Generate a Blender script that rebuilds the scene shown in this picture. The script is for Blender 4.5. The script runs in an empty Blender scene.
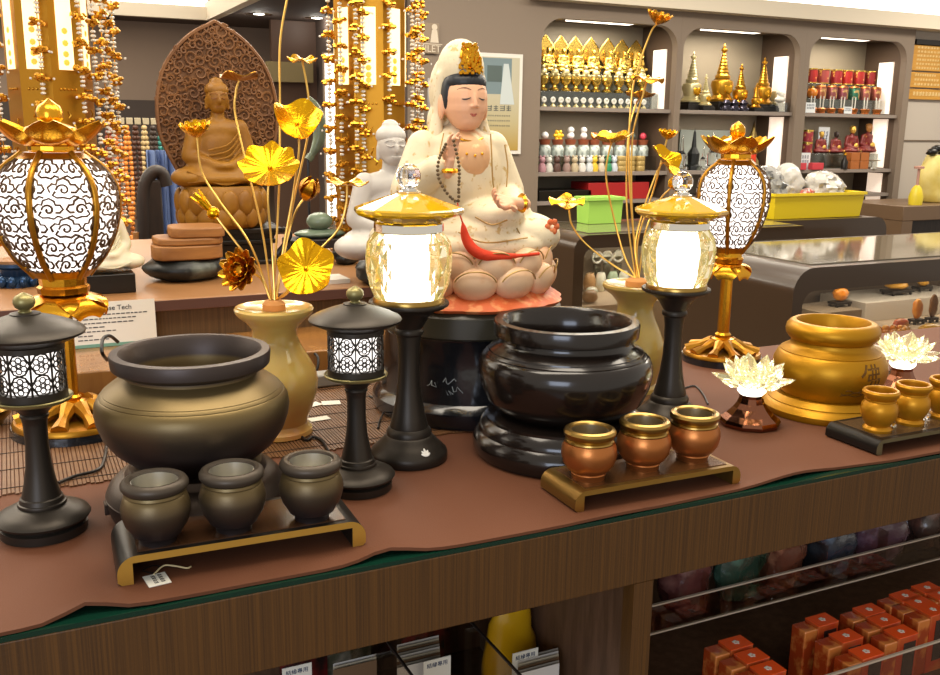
import bpy, bmesh, math, random
from mathutils import Vector, Matrix, Euler, noise
random.seed(7)
S = bpy.context.scene
COL = S.collection
PI = math.pi
ORD = ['first','second','third','fourth','fifth','sixth','seventh','eighth','ninth','tenth','eleventh','twelfth','thirteenth','fourteenth']

# ------------------------------------------------------------ camera
F, CX, CY, H = 950.0, 470.0, 337.5, 1.40
cdx = Vector(((2490-CX)/F, -(152-CY)/F, -1)).normalized()
cup = -Vector(((411-CX)/F, -(4577-CY)/F, -1)).normalized()
cup = (cup - cdx*cup.dot(cdx)).normalized()
cdy = cup.cross(cdx)
CM = Matrix((cdx, cdy, cup))            # camera to world rotation
CP = Vector((0, 0, H))
cam = bpy.data.objects.new('camera', bpy.data.cameras.new('camera'))
cam.data.sensor_width = 36; cam.data.lens = F/940*36
cam.data.clip_start = .02; cam.data.clip_end = 60
cam.matrix_world = Matrix.Translation(CP) @ CM.to_4x4()
COL.objects.link(cam); S.camera = cam

def ray(u, v): return CM @ Vector(((u-CX)/F, -(v-CY)/F, -1))
def on_z(u, v, z=.95):
    d = ray(u, v); return CP + d*((z-H)/d.z)
def on_y(u, v, y):
    d = ray(u, v); return CP + d*(y/d.y)
def at_d(u, v, dep): return CP + ray(u, v)*dep
def depth(p): return -((CM.transposed() @ (Vector(p)-CP)).z)
def rowv(p):
    c = CM.transposed() @ (Vector(p)-CP); return CY - F*c.y/-c.z
def hz(x, y, v):
    lo, hi = -1.0, 4.0
    for _ in range(50):
        m = (lo+hi)/2
        if rowv((x, y, m)) > v: lo = m
        else: hi = m
    return lo
def PF(loc, items):
    """measured rows and half widths -> (radius, height above the base) in metres"""
    out = []
    for v, hw in items:
        z = hz(loc.x, loc.y, v)
        out.append((hw*depth((loc.x, loc.y, z))/F, z-loc.z))
    return out

# ------------------------------------------------------------ materials
def lin(h):
    if not isinstance(h, str): return tuple(h)
    h = h.lstrip('#'); r = []
    for i in (0, 2, 4):
        c = int(h[i:i+2], 16)/255
        r.append(c/12.92 if c <= .04045 else ((c+.055)/1.055)**2.4)
    return tuple(r)
MC = {}
def pm(name, col, rough=.5, metal=0, trans=0, ior=1.45, es=0, ecol=None, bump=None, mix=None, coat=0, wood=None, sss=0, spec=.5, alpha=1):
    if name in MC: return MC[name]
    m = bpy.data.materials.new(name); m.use_nodes = True; MC[name] = m
    nt = m.node_tree; b = nt.nodes['Principled BSDF']; N = nt.nodes.new; L = nt.links.new
    c = lin(col)
    b.inputs['Base Color'].default_value = (*c, 1)
    b.inputs['Roughness'].default_value = rough; b.inputs['Metallic'].default_value = metal
    b.inputs['Transmission Weight'].default_value = trans; b.inputs['IOR'].default_value = ior
    b.inputs['Coat Weight'].default_value = coat; b.inputs['Coat Roughness'].default_value = .08
    b.inputs['Specular IOR Level'].default_value = spec
    b.inputs['Alpha'].default_value = alpha
    if sss:
        b.inputs['Subsurface Weight'].default_value = sss
        b.inputs['Subsurface Radius'].default_value = (.02, .012, .006)
        b.inputs['Subsurface Scale'].default_value = .5
    if es:
        b.inputs['Emission Color'].default_value = (*lin(ecol or col), 1); b.inputs['Emission Strength'].default_value = es
    if bump or mix or wood:
        tc = N('ShaderNodeTexCoord')
    if mix:        # (second colour, scale, low, high)
        nz = N('ShaderNodeTexNoise'); nz.inputs['Scale'].default_value = mix[1]; nz.inputs['Detail'].default_value = 4
        L(tc.outputs['Object'], nz.inputs['Vector'])
        rp = N('ShaderNodeValToRGB'); rp.color_ramp.elements[0].position = mix[2]; rp.color_ramp.elements[1].position = mix[3]
        rp.color_ramp.elements[0].color = (*c, 1); rp.color_ramp.elements[1].color = (*lin(mix[0]), 1)
        L(nz.outputs['Fac'], rp.inputs['Fac']); L(rp.outputs['Color'], b.inputs['Base Color'])
    if wood:       # (dark colour, scale vector)
        mp = N('ShaderNodeMapping'); mp.inputs['Scale'].default_value = wood[1]
        L(tc.outputs['Object'], mp.inputs['Vector'])
        nz = N('ShaderNodeTexNoise'); nz.inputs['Scale'].default_value = 1; nz.inputs['Detail'].default_value = 5; nz.inputs['Roughness'].default_value = .65
        L(mp.outputs['Vector'], nz.inputs['Vector'])
        rp = N('ShaderNodeValToRGB'); rp.color_ramp.elements[0].position = .36; rp.color_ramp.elements[1].position = .64
        rp.color_ramp.elements[0].color = (*lin(wood[0]), 1); rp.color_ramp.elements[1].color = (*c, 1)
        L(nz.outputs['Fac'], rp.inputs['Fac']); L(rp.outputs['Color'], b.inputs['Base Color'])
    if bump:       # (scale, strength)
        nb = N('ShaderNodeTexNoise'); nb.inputs['Scale'].default_value = bump[0]; nb.inputs['Detail'].default_value = 3
        L(tc.outputs['Object'], nb.inputs['Vector'])
        bp = N('ShaderNodeBump'); bp.inputs['Strength'].default_value = bump[1]; bp.inputs['Distance'].default_value = .002
        L(nb.outputs['Fac'], bp.inputs['Height']); L(bp.outputs['Normal'], b.inputs['Normal'])
    return m

gold = pm('gold', '#e3a52c', .24, 1, bump=(90, .08))
goldleaf = pm('gold_leaf', '#e3a818', .24, 1, bump=(160, .25))
goldrich = pm('gold_orange', '#c98e26', .27, 1, bump=(140, .2))
goldstem = pm('gold_stem', '#d9ae5a', .3, 1)
goldmatt = pm('gold_matt_paint', '#b27f12', .4, .65, bump=(500, .06))
goldcup = pm('gold_cup_paint', '#bf8518', .38, .6, bump=(500, .05))
burnbr = pm('sprayed_brown_metal', '#4b4038', .42, .75, bump=(900, .05))
lampbr = pm('dark_bronze_coat', '#3a342d', .4, .6, bump=(900, .05))
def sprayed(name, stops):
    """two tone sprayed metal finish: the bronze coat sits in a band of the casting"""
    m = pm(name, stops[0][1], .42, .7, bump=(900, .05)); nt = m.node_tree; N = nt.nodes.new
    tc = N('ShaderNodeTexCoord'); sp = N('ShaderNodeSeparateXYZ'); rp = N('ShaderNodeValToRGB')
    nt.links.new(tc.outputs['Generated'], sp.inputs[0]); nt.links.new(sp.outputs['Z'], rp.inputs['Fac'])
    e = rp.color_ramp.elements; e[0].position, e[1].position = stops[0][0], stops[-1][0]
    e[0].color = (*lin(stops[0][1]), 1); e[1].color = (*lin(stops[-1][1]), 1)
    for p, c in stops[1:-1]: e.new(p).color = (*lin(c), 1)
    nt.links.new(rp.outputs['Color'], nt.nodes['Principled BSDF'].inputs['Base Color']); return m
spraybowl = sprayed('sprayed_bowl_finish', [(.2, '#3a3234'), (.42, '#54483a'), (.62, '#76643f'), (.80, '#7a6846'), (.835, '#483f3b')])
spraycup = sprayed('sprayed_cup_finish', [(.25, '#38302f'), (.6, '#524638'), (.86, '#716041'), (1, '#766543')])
olive = pm('olive_bronze', '#8d8355', .4, .7)
gloss = pm('black_brown_lacquer', '#1d1612', .2, .15, coat=.35, bump=(40, .02))
copper = pm('brushed_copper', '#b5713c', .33, .85, bump=(700, .05))
bronze = pm('antique_bronze', '#a88748', .28, 1)
trayg = pm('tray_bronze', '#8a6a33', .3, .8, bump=(300, .05))
traydk = pm('tray_black', '#231f1b', .35, .4)
trayface = pm('tray_gold_edge', '#c2963f', .4, .6)
steel = pm('brushed_steel', '#e0ddd4', .34, 1, bump=(300, .1))
chrome = pm('chrome', '#e8e6e0', .07, 1)
crystal = pm('clear_crystal', '#ffffff', .0, 0, trans=1, ior=1.52)
amber = pm('amber_glass', '#ffc416', .03, 0, trans=.45, ior=1.4, coat=.5)
fretm = pm('dark_fret', '#54381a', .5, .2)
cryslit = pm('lit_crystal', '#fffdf2', .0, 0, trans=1, ior=1.5, es=.085, ecol='#ffe27a')
petlit = pm('lit_crystal_petal', '#fffdf2', .0, 0, trans=1, ior=1.5, es=.085, ecol='#fff0a8')
lampwhite = pm('lit_tube', '#ffffff', .5, es=4.0, ecol='#fffdf6')
lampdiff = pm('lit_diffuser', '#ffffff', .5, es=1.25, ecol='#fff6ee')
lotusglow = pm('lit_crystal_core', '#ffffff', .3, es=2.5, ecol='#fffbe8')
cloth = pm('brown_cloth', '#5d3319', .75, bump=(500, .15), mix=('#673a1f', 3, .3, .7))
apronm = pm('apron_wood', '#5f3d15', .5, wood=('#42290d', (420, 40, 2.5)), bump=(300, .1))
darkw = pm('dark_wood', '#2e211a', .5, wood=('#1e1510', (60, 60, 8)))
inner = pm('counter_inner_wood', '#6a4c36', .55, wood=('#543a26', (60, 60, 8)))
darkcab = pm('taupe_lacquer', '#39291a', .28, .0, coat=.3)
cabgrey = pm('taupe_grey_panel', '#7f7061', .55)
cabin = pm('cabinet_inner_panel', '#6d5d4c', .6)
cabback = pm('cabinet_back_panel', '#948874', .6)
cabside = pm('cabinet_side_panel', '#574536', .6)
wallm = pm('grey_brown_wall', '#8a7767', .8)
wallr = pm('light_grey_wall', '#b8aea2', .7)
cream = pm('cream_ceiling', '#d8cdb9', .8)
soffitm = pm('dark_soffit', '#50433c', .8)
glowm = pm('cove_glow', '#ffffff', .8, es=1.9, ecol='#fff4e0')
ledm = pm('led_strip', '#ffffff', .6, es=.6, ecol='#ffe0c2')
floorm = pm('floor_tile', '#6a5a4c', .35)
backtop = pm('tan_counter_top', '#94683f', .4)
backface = pm('back_counter_wood', '#6d5130', .5, wood=('#503a22', (160, 30, 3)))
boxwood = pm('glossy_tan_wood', '#9f6e38', .22, wood=('#8a5c2e', (30, 12, 3)), coat=.4)
matm = None
def mat_bamboo():
    m = bpy.data.materials.new('bamboo_slats'); m.use_nodes = True
    nt = m.node_tree; b = nt.nodes['Principled BSDF']; N = nt.nodes.new; L = nt.links.new
    tc = N('ShaderNodeTexCoord'); sp = N('ShaderNodeSeparateXYZ'); L(tc.outputs['Object'], sp.inputs[0])
    nz = N('ShaderNodeTexNoise'); nz.inputs['Scale'].default_value = 60
    L(tc.outputs['Object'], nz.inputs['Vector'])
    rp = N('ShaderNodeValToRGB')
    rp.color_ramp.elements[0].color = (*lin('#553820'), 1); rp.color_ramp.elements[1].color = (*lin('#7f5733'), 1)
    L(nz.outputs['Fac'], rp.inputs['Fac']); L(rp.outputs['Color'], b.inputs['Base Color'])
    b.inputs['Roughness'].default_value = .5
    return m
bamboo = mat_bamboo()
cord = pm('dark_cord', '#241710', .8)
ivory = pm('ivory_robe', '#ddcdab', .5, bump=(120, .25), mix=('#c4a468', 90, .60, .68))
skin = pm('painted_skin', '#e4ae88', .45)
petalm = pm('pink_petal', '#dcb48c', .45, mix=('#cf9468', 30, .5, .75))
petaledge = pm('gilt_edge', '#a8864a', .4, .5)
orangeb = pm('orange_lotus_base', '#cf6230', .5, mix=('#e08f58', 60, .5, .62), bump=(60, .5))
hairm = pm('black_hair', '#1f2126', .45)
redm = pm('red_tassel', '#d93a16', .7, bump=(200, .5))
lipm = pm('lip_red', '#b8604f', .5)
browm = pm('brow_line', '#7a5744', .6)
peach = pm('peach_underrobe', '#d9a878', .5, mix=('#e9cf9a', 60, .58, .66))
beadm = pm('dark_beads', '#5a4422', .35)
plast = pm('black_plastic_wrapped', '#16171a', .18, 0, coat=.5, bump=(22, .7))
onyx = pm('yellow_onyx', '#dcbc68', .14, sss=.3, coat=.4, mix=('#d28a4c', 6, .45, .72))
onyx2 = pm('green_yellow_onyx', '#b49a52', .18, sss=.3, coat=.3, mix=('#c9ac62', 7, .4, .7))
foam = pm('orange_foam', '#c98a4c', .9)
carved = pm('carved_camphor_wood', '#9c6b18', .5, bump=(70, .5), mix=('#875810', 12, .4, .65))
mandw = pm('mandorla_wood', '#80552e', .6, bump=(80, .5), mix=('#6b4525', 14, .4, .65))
slabw = pm('stepped_wood_slab', '#a5703a', .5, wood=('#8a5a2c', (8, 20, 60)))
blackw = pm('black_lacquer_wood', '#18130f', .3)
rock = pm('black_stone', '#1c1e1c', .4, mix=('#6f7468', 9, .58, .7), bump=(40, .5))
jadew = pm('white_jade', '#dcd2b4', .4, sss=.2)
marblew = pm('white_porcelain', '#bfbab2', .45)
greenst = pm('green_stone', '#7f8f78', .25, mix=('#5e6d5a', 14, .4, .7))
bluem = pm('blue_metal', '#2a4565', .3, .5)
paper = pm('white_paper', '#e4e0d2', .7)
ink = pm('ink', '#2c2c30', .7)
inkblue = pm('ink_blue', '#33415e', .7)
cable = pm('black_cable', '#17110e', .45)
cablebr = pm('brown_cable', '#3b2a1e', .5)
glassedge = pm('green_glass', '#123c2d', .03, trans=.35, ior=1.5)
def sheer(name, tint, fac=.07, rough=.03):
    m = bpy.data.materials.new(name); m.use_nodes = True; nt = m.node_tree; nt.nodes.clear()
    o = nt.nodes.new('ShaderNodeOutputMaterial'); mx = nt.nodes.new('ShaderNodeMixShader'); a = nt.nodes.new('ShaderNodeBsdfTransparent'); g = nt.nodes.new('ShaderNodeBsdfGlossy')
    a.inputs['Color'].default_value = (*lin(tint), 1); g.inputs['Roughness'].default_value = rough; mx.inputs[0].default_value = fac
    nt.links.new(a.outputs[0], mx.inputs[1]); nt.links.new(g.outputs[0], mx.inputs[2]); nt.links.new(mx.outputs[0], o.inputs['Surface']); MC[name] = m
    return m
acry = sheer('clear_acrylic', '#eee9e2', .07)
bodyg = pm('lantern_body_gold', '#b07a1f', .35, .8, bump=(200, .1))
panelm = pm('lit_gold_panel', '#ffd680', .5, es=1.5, ecol='#ffe6ad')
panelm2 = pm('lit_panel_motif', '#e0a43c', .5, es=.7, ecol='#ffb840')
pearl = pm('pearl_bead', '#e6ded0', .15, 0, coat=.5)
glitter = pm('gold_flower_bead', '#d29a30', .25, .85)

# ------------------------------------------------------------ mesh builder
class MB:
    def __init__(s): s.v = []; s.f = []; s.m = []; s.mi = 0
    def add(s, vs, fs, M=None):
        n = len(s.v)
        for p in vs:
            p = Vector(p)
            if M: p = M @ p
            s.v.append(p)
        for f in fs: s.f.append(tuple(i+n for i in f)); s.m.append(s.mi)
        return s
    def use(s, i): s.mi = i; return s
    def box(s, c, d, M=None, rz=0):
        hx, hy, hz_ = d[0]/2, d[1]/2, d[2]/2
        R = Matrix.Rotation(rz, 3, 'Z')
        vs = [Vector(c)+R @ Vector((x*hx, y*hy, z*hz_)) for x, y, z in ((-1,-1,-1),(1,-1,-1),(1,1,-1),(-1,1,-1),(-1,-1,1),(1,-1,1),(1,1,1),(-1,1,1))]
        return s.add(vs, [(3,2,1,0),(4,5,6,7),(0,1,5,4),(1,2,6,5),(2,3,7,6),(3,0,4,7)], M)
    def box2(s, a, b): 
        return s.box([(a[i]+b[i])/2 for i in range(3)], [abs(b[i]-a[i]) for i in range(3)])
    def lathe(s, prof, seg=48, M=None, off=0, twist=None, ring=False):
        vs = []; fs = []; idx = []
        for k, (r, z) in enumerate(prof):
            if r < 1e-6: idx.append([len(vs)]); vs.append((0, 0, z))
            else:
                idx.append(list(range(len(vs), len(vs)+seg)))
                for i in range(seg):
                    a = 2*PI*(i+(twist[k] if twist else 0))/seg+off
                    vs.append((r*math.cos(a), r*math.sin(a), z))
        for A, B in zip(idx, idx[1:]):
            for i in range(seg):
                j = (i+1) % seg
                if len(A) == 1 and len(B) == 1: break
                if len(A) == 1: fs.append((A[0], B[j], B[i]))
                elif len(B) == 1: fs.append((A[i], A[j], B[0]))
                else: fs.append((A[i], A[j], B[j], B[i]))
        if ring:
            A, B = idx[-1], idx[0]
            for i in range(seg): j = (i+1) % seg; fs.append((A[i], A[j], B[j], B[i]))
            return s.add(vs, fs, M)
        if len(idx[0]) > 1: fs.append(tuple(reversed(idx[0])))
        if len(idx[-1]) > 1: fs.append(tuple(idx[-1]))
        return s.add(vs, fs, M)
    def tube(s, pts, r, seg=8, M=None, cap=True):
        pts = [Vector(p) for p in pts]; n = len(pts)
        rr = r if isinstance(r, (list, tuple)) else [r]*n
        vs = []; fs = []; up = None
        for i, p in enumerate(pts):
            t = (pts[min(i+1, n-1)]-pts[max(i-1, 0)])
            if t.length < 1e-9: t = Vector((0, 0, 1))
            t.normalize()
            if up is None:
                up = Vector((0, 0, 1)) if abs(t.z) < .9 else Vector((1, 0, 0))
            up = (up - t*up.dot(t))
            if up.length < 1e-6: up = t.orthogonal()
            up.normalize(); sd = t.cross(up)
            for k in range(seg):
                a = 2*PI*k/seg
                vs.append(p+(up*math.cos(a)+sd*math.sin(a))*rr[i])
        for i in range(n-1):
            for k in range(seg):
                j = (k+1) % seg
                fs.append((i*seg+k, i*seg+j, (i+1)*seg+j, (i+1)*seg+k))
        if cap: fs.append(tuple(reversed(range(seg)))); fs.append(tuple(range((n-1)*seg, n*seg)))
        return s.add(vs, fs, M)
    def ball(s, c, r, seg=16, rings=10, M=None, R=None):
        if not isinstance(r, (tuple, list)): r = (r, r, r)
        pr = [(math.sin(PI*i/rings), -math.cos(PI*i/rings)) for i in range(rings+1)]
        T = Matrix.Translation(Vector(c)) @ (R.to_4x4() if R else Matrix.Identity(4)) @ Matrix.Diagonal((*r, 1))
        return s.lathe(pr, seg, (M @ T) if M else T)
    def prism(s, poly, h0, h1, M=None):
        """poly in the local x-y plane, extruded along local z from h0 to h1"""
        n = len(poly)
        vs = [(x, y, h0) for x, y in poly]+[(x, y, h1) for x, y in poly]
        fs = [tuple(reversed(range(n))), tuple(range(n, 2*n))]+[(i, (i+1) % n, n+(i+1) % n, n+i) for i in range(n)]
        return s.add(vs, fs, M)
    def sheet(s, grid, th, M=None):
        """a bent sheet with thickness: grid[i][j] points"""
        ni, nj = len(grid), len(grid[0]); g = [[Vector(p) for p in row] for row in grid]
        nrm = [[None]*nj for _ in range(ni)]
        for i in range(ni):
            for j in range(nj):
                a = g[min(i+1, ni-1)][j]-g[max(i-1, 0)][j]; b = g[i][min(j+1, nj-1)]-g[i][max(j-1, 0)]
                n = a.cross(b); nrm[i][j] = n.normalized() if n.length > 1e-12 else Vector((0, 0, 1))
        vs = [g[i][j] for i in range(ni) for j in range(nj)]+[g[i][j]-nrm[i][j]*th for i in range(ni) for j in range(nj)]
        o = ni*nj; fs = []
        for i in range(ni-1):
            for j in range(nj-1):
                a, b, c, d = i*nj+j, (i+1)*nj+j, (i+1)*nj+j+1, i*nj+j+1
                fs.append((a, b, c, d)); fs.append((o+d, o+c, o+b, o+a))
        for i in range(ni-1):
            fs.append((i*nj, o+i*nj, o+(i+1)*nj, (i+1)*nj)); k = nj-1
            fs.append(((i+1)*nj+k, o+(i+1)*nj+k, o+i*nj+k, i*nj+k))
        for j in range(nj-1):
            fs.append((j+1, o+j+1, o+j, j)); k = (ni-1)*nj
            fs.append((k+j, o+k+j, o+k+j+1, k+j+1))
        return s.add(vs, fs, M)
    def mesh(s, name, mats, angle=40, flat=False):
        me = bpy.data.meshes.new(name)
        me.from_pydata([tuple(p) for p in s.v], [], s.f)
        if not isinstance(mats, (list, tuple)): mats = [mats]
        for m in mats: me.materials.append(m)
        me.polygons.foreach_set('material_index', s.m)
        bm = bmesh.new(); bm.from_mesh(me)
        bmesh.ops.recalc_face_normals(bm, faces=bm.faces); bm.to_mesh(me); bm.free()
        if not flat:
            me.polygons.foreach_set('use_smooth', [True]*len(me.polygons))
            me.set_sharp_from_angle(angle=math.radians(angle))
        me.update(); return me
    def build(s, name, mats, parent=None, loc=None, angle=40, flat=False, bevel=0):
        o = bpy.data.objects.new(name, s.mesh(name, mats, angle, flat)); COL.objects.link(o)
        if parent: o.parent = parent
        if loc is not None: o.location = loc
        if bevel:
            b = o.modifiers.new('edge', 'BEVEL'); b.width = bevel; b.segments = 2; b.limit_method = 'ANGLE'
        return o
def tag(o, label, cat, group=None):
    o['label'] = label; o['category'] = cat
    if group: o['group'] = group
    return o
def thing(name, loc, label, cat, group=None, rz=0):
    o = bpy.data.objects.new(name, None); COL.objects.link(o); o.empty_display_size = .02
    o.location = loc; o.rotation_euler = (0, 0, rz); return tag(o, label, cat, group)
def struct(mb, name, mats, **k):
    o = mb.build(name, mats, **k); o['kind'] = 'structure'; return o
def dup(root, loc, label, rz=None, scale=None, group=None):
    def rec(o, par):
        c = o.copy(); COL.objects.link(c)
        if par: c.parent = par
        for ch in list(o.children): rec(ch, c)
        return c
    kids = list(root.children)
    r = root.copy(); COL.objects.link(r)
    for ch in kids: rec(ch, r)
    r.location = loc; r['label'] = label
    if rz is not None: r.rotation_euler = (0, 0, rz)
    if scale is not None: r.scale = (scale,)*3 if not isinstance(scale, tuple) else scale
    if group: r['group'] = group
    return r
def lathe_part(name, prof, mats, parent, seg=56, angle=35, flat=False, ring=False, **k):
    return MB().lathe(prof, seg, ring=ring).build(name, mats, parent, angle=angle, flat=flat, **k)
def box_obj(name, a, b, mats, parent=None, bevel=.002):
    return MB().box2(a, b).build(name, mats, parent, bevel=bevel)
def curve(pts, n=8):
    """Catmull-Rom through the points"""
    P = [Vector(p) for p in pts]; P = [P[0]*2-P[1]]+P+[P[-1]*2-P[-2]]; out = []
    for i in range(1, len(P)-2):
        for k in range(n):
            t = k/n; a, b, c, d = P[i-1:i+3]
            out.append(.5*((2*b)+(c-a)*t+(2*a-5*b+4*c-d)*t*t+(3*b-a-3*c+d)*t*t*t))
    out.append(P[-2]); return out
def evaluate(o):
    dg = bpy.context.evaluated_depsgraph_get(); dg.update()
    return bpy.data.meshes.new_from_object(o.evaluated_get(dg))
def blob_mesh(name, prims, voxel, mats, smooth=4, post=None):
    """one continuous skin over ellipsoids ('e', centre, radii, euler) and capsules ('c', p, q, r, r2)"""
    mb = MB()
    for p in prims:
        if p[0] == 'e':
            R = Euler(p[3]).to_matrix() if len(p) > 3 else None
            mb.ball(p[1], p[2], 20, 14, R=R)
        else:
            a, b = Vector(p[1]), Vector(p[2]); r1 = p[3]; r2 = p[4] if len(p) > 4 else r1
            n = max(6, int((b-a).length/(min(r1, r2)*.3)))
            for i in range(n+1):
                t = i/n; mb.ball(a.lerp(b, t), r1+(r2-r1)*t, 14, 10)
    me = mb.mesh(name, mats); o = bpy.data.objects.new(name, me); COL.objects.link(o)
    md = o.modifiers.new('r', 'REMESH'); md.mode = 'VOXEL'; md.voxel_size = voxel; md.use_smooth_shade = True
    sm = o.modifiers.new('s', 'SMOOTH'); sm.iterations = smooth; sm.factor = .5
    m2 = evaluate(o); bpy.data.objects.remove(o); m2.name = name
    m2.materials.clear()
    for m in (mats if isinstance(mats, (list, tuple)) else [mats]): m2.materials.append(m)
    m2.polygons.foreach_set('use_smooth', [True]*len(m2.polygons))
    if post: post(m2)
    return m2
def put(name, me, parent=None, loc=(0, 0, 0), rz=0, scale=1):
    o = bpy.data.objects.new(name, me); COL.objects.link(o)
    if parent: o.parent = parent
    o.location = loc; o.rotation_euler = (0, 0, rz)
    o.scale = (scale,)*3 if not isinstance(scale, tuple) else scale
    return o
def text_verts(txt, size, ext=.0004):
    c = bpy.data.curves.new('t', 'FONT'); c.body = txt; c.size = size; c.extrude = ext; c.align_x = 'CENTER'; c.align_y = 'CENTER'
    c.resolution_u = 3
    o = bpy.data.objects.new('t', c); COL.objects.link(o); me = evaluate(o)
    vs = [v.co.copy() for v in me.vertices]; fs = [tuple(p.vertices) for p in me.polygons]
    bpy.data.objects.remove(o); bpy.data.curves.remove(c); return vs, fs
def glyphs(mb, x0, y0, w, h, n, M, rnd, th=.0004):
    """rows of small illegible strokes"""
    for i in range(n):
        cx = x0+w*(i+.5)/n; cw = w/n*.8
        for k in range(3):
            mb.prism([(cx-cw/2, y0+h*(k/3)), (cx+cw/2*rnd.uniform(.3, 1), y0+h*(k/3)), (cx+cw/2*.8, y0+h*(k/3)+h*.14), (cx-cw/2, y0+h*(k/3)+h*.14)], 0, th, M)
        xx = cx+rnd.uniform(-.3, .3)*cw
        mb.prism([(xx, y0), (xx+cw*.16, y0), (xx+cw*.16, y0+h), (xx, y0+h)], 0, th, M)
FRONT = Matrix.Rotation(PI/2, 4, 'X')          # local x,y -> world x,z ; facing -Y
def facing(loc, rz=0, tilt=0):
    return Matrix.Translation(Vector(loc)) @ Matrix.Rotation(rz, 4, 'Z') @ Matrix.Rotation(tilt, 4, 'X') @ FRONT
def spot(loc, w, r=.02, col=(1, .93, .82)):
    l = bpy.data.lights.new('bulb', 'POINT'); l.energy = w; l.shadow_soft_size = r; l.color = col
    o = bpy.data.objects.new('bulb', l); COL.objects.link(o); o.location = loc; return o
def area(name, loc, rot, sx, sy, w, col):
    l = bpy.data.lights.new(name, 'AREA'); l.shape = 'RECTANGLE'; l.size = sx; l.size_y = sy; l.energy = w; l.color = col
    o = bpy.data.objects.new(name, l); COL.objects.link(o); o.location = loc; o.rotation_euler = rot; return o
# ============================================================ front counter
CT = .95                                        # top of the cloth
yf = .874
zst = .045                                      # height of the wooden step at the back
YBC = on_z(100, 343, CT+zst).y                  # front of the low counter behind
t = thing('display_counter', (.9, yf, 0), 'long brown wood display counter in front with open shelves below', 'counter')
def loc_of(t): return Vector(t.location)
def W(mb, name, mats, parent, **k):             # world-coordinate mesh under a thing
    off = -Vector(parent.location)
    for i, p in enumerate(mb.v): mb.v[i] = p+off
    return mb.build(name, mats, parent, **k)
xl, xr = -.75, 2.3
W(MB().box2((xl, yf, .853), (xr, yf+.022, .9405)), 'apron', apronm, t, bevel=.0012)
xm, yk1 = .93, 1.50                              # the counter is narrower beyond the pedestal
TOPP = lambda y0: [(xl, y0), (xr, y0), (xr, yk1), (xm, yk1), (xm, YBC-.006), (xl, YBC-.006)]
W(MB().prism(TOPP(yf+.022), .915, .9405), 'counter_top', darkw, t)
W(MB().prism(TOPP(yf+.0005), .9408, .9458), 'glass_sheet', glassedge, t)
px0 = on_y(634, 590, yf).x; px1 = on_y(653.5, 582, yf).x
W(MB().box2((px0, yf, 0), (px1, yf+.022, .853)), 'post', apronm, t)
W(MB().box2((px0, yf+.022, 0), (px0+.018, yf+.42, .9145)), 'divider_panel', inner, t)
W(MB().box2((xl, yf+.42, 0), (xr, yf+.436, .9145)), 'back_panel', inner, t)
W(MB().box2((xl, yf+.02, .525), (px0-.0005, yf+.4195, .543)), 'shelf', inner, t)
W(MB().box2((px1+.0005, yf+.02, .497), (xr, yf+.4195, .515)), 'shelf', inner, t)

# brown cloth lying over the glass, rippled along its front edge
def bump1(x, c, w): return math.exp(-((x-c)/w)**2)
grid = []
nx = 160
for i in range(nx+1):
    x = xl+(xr-xl)*i/nx
    lift = .012*bump1(x, .175-.0, .028)*0+.007*bump1(x, on_y(88, 610, yf).x, .022)+.005*bump1(x, on_y(392, 545, yf).x, .03)+.0035*bump1(x, on_y(805, 480, yf).x, .06)+.0012*math.sin(x*23)
    back = .0005+.0025*(1+math.sin(x*9))+.012*bump1(x, on_y(88, 610, yf).x, .03)+.010*bump1(x, on_y(392, 545, yf).x, .035)+.010*bump1(x, on_y(830, 478, yf).x, .10)
    row = []
    for y, k in ((yf+back, 1), (yf+back+.006, .8), (yf+back+.014, .45), (yf+back+.025, .12), (yf+.06, 0), (yf+.4, 0), (YBC-.01 if x < xm-.005 else yk1-.006, 0)):
        row.append((x, y, CT+max(lift, 0)*k))
    grid.append(row)
tag(MB().sheet(grid, .0035).build('counter_cloth', cloth, angle=60), 'plain brown cloth laid over the glass of the front counter', 'cloth')

# bamboo mat : slats run front to back
mb = MB(); y0, y1 = 1.225, 1.66
x = -.5
while x < 1.0:
    w = random.uniform(.0038, .0056)
    mb.use(0).box((x+w/2, (y0+y1)/2, CT+.0013), (w*.80, y1-y0+random.uniform(-.006, .006), .0018)); x += w+.0003
for k in range(9):
    yy = y0+.02+k*.07
    mb.use(1).box((.25, yy, CT+.0024), (1.5, .0016, .0008))
mat_o = mb.build('bamboo_mat', [bamboo, cord], flat=True)
tag(mat_o, 'bamboo slat mat with dark thread lines behind the dark burner', 'mat')
MT = CT+.0024

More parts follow.
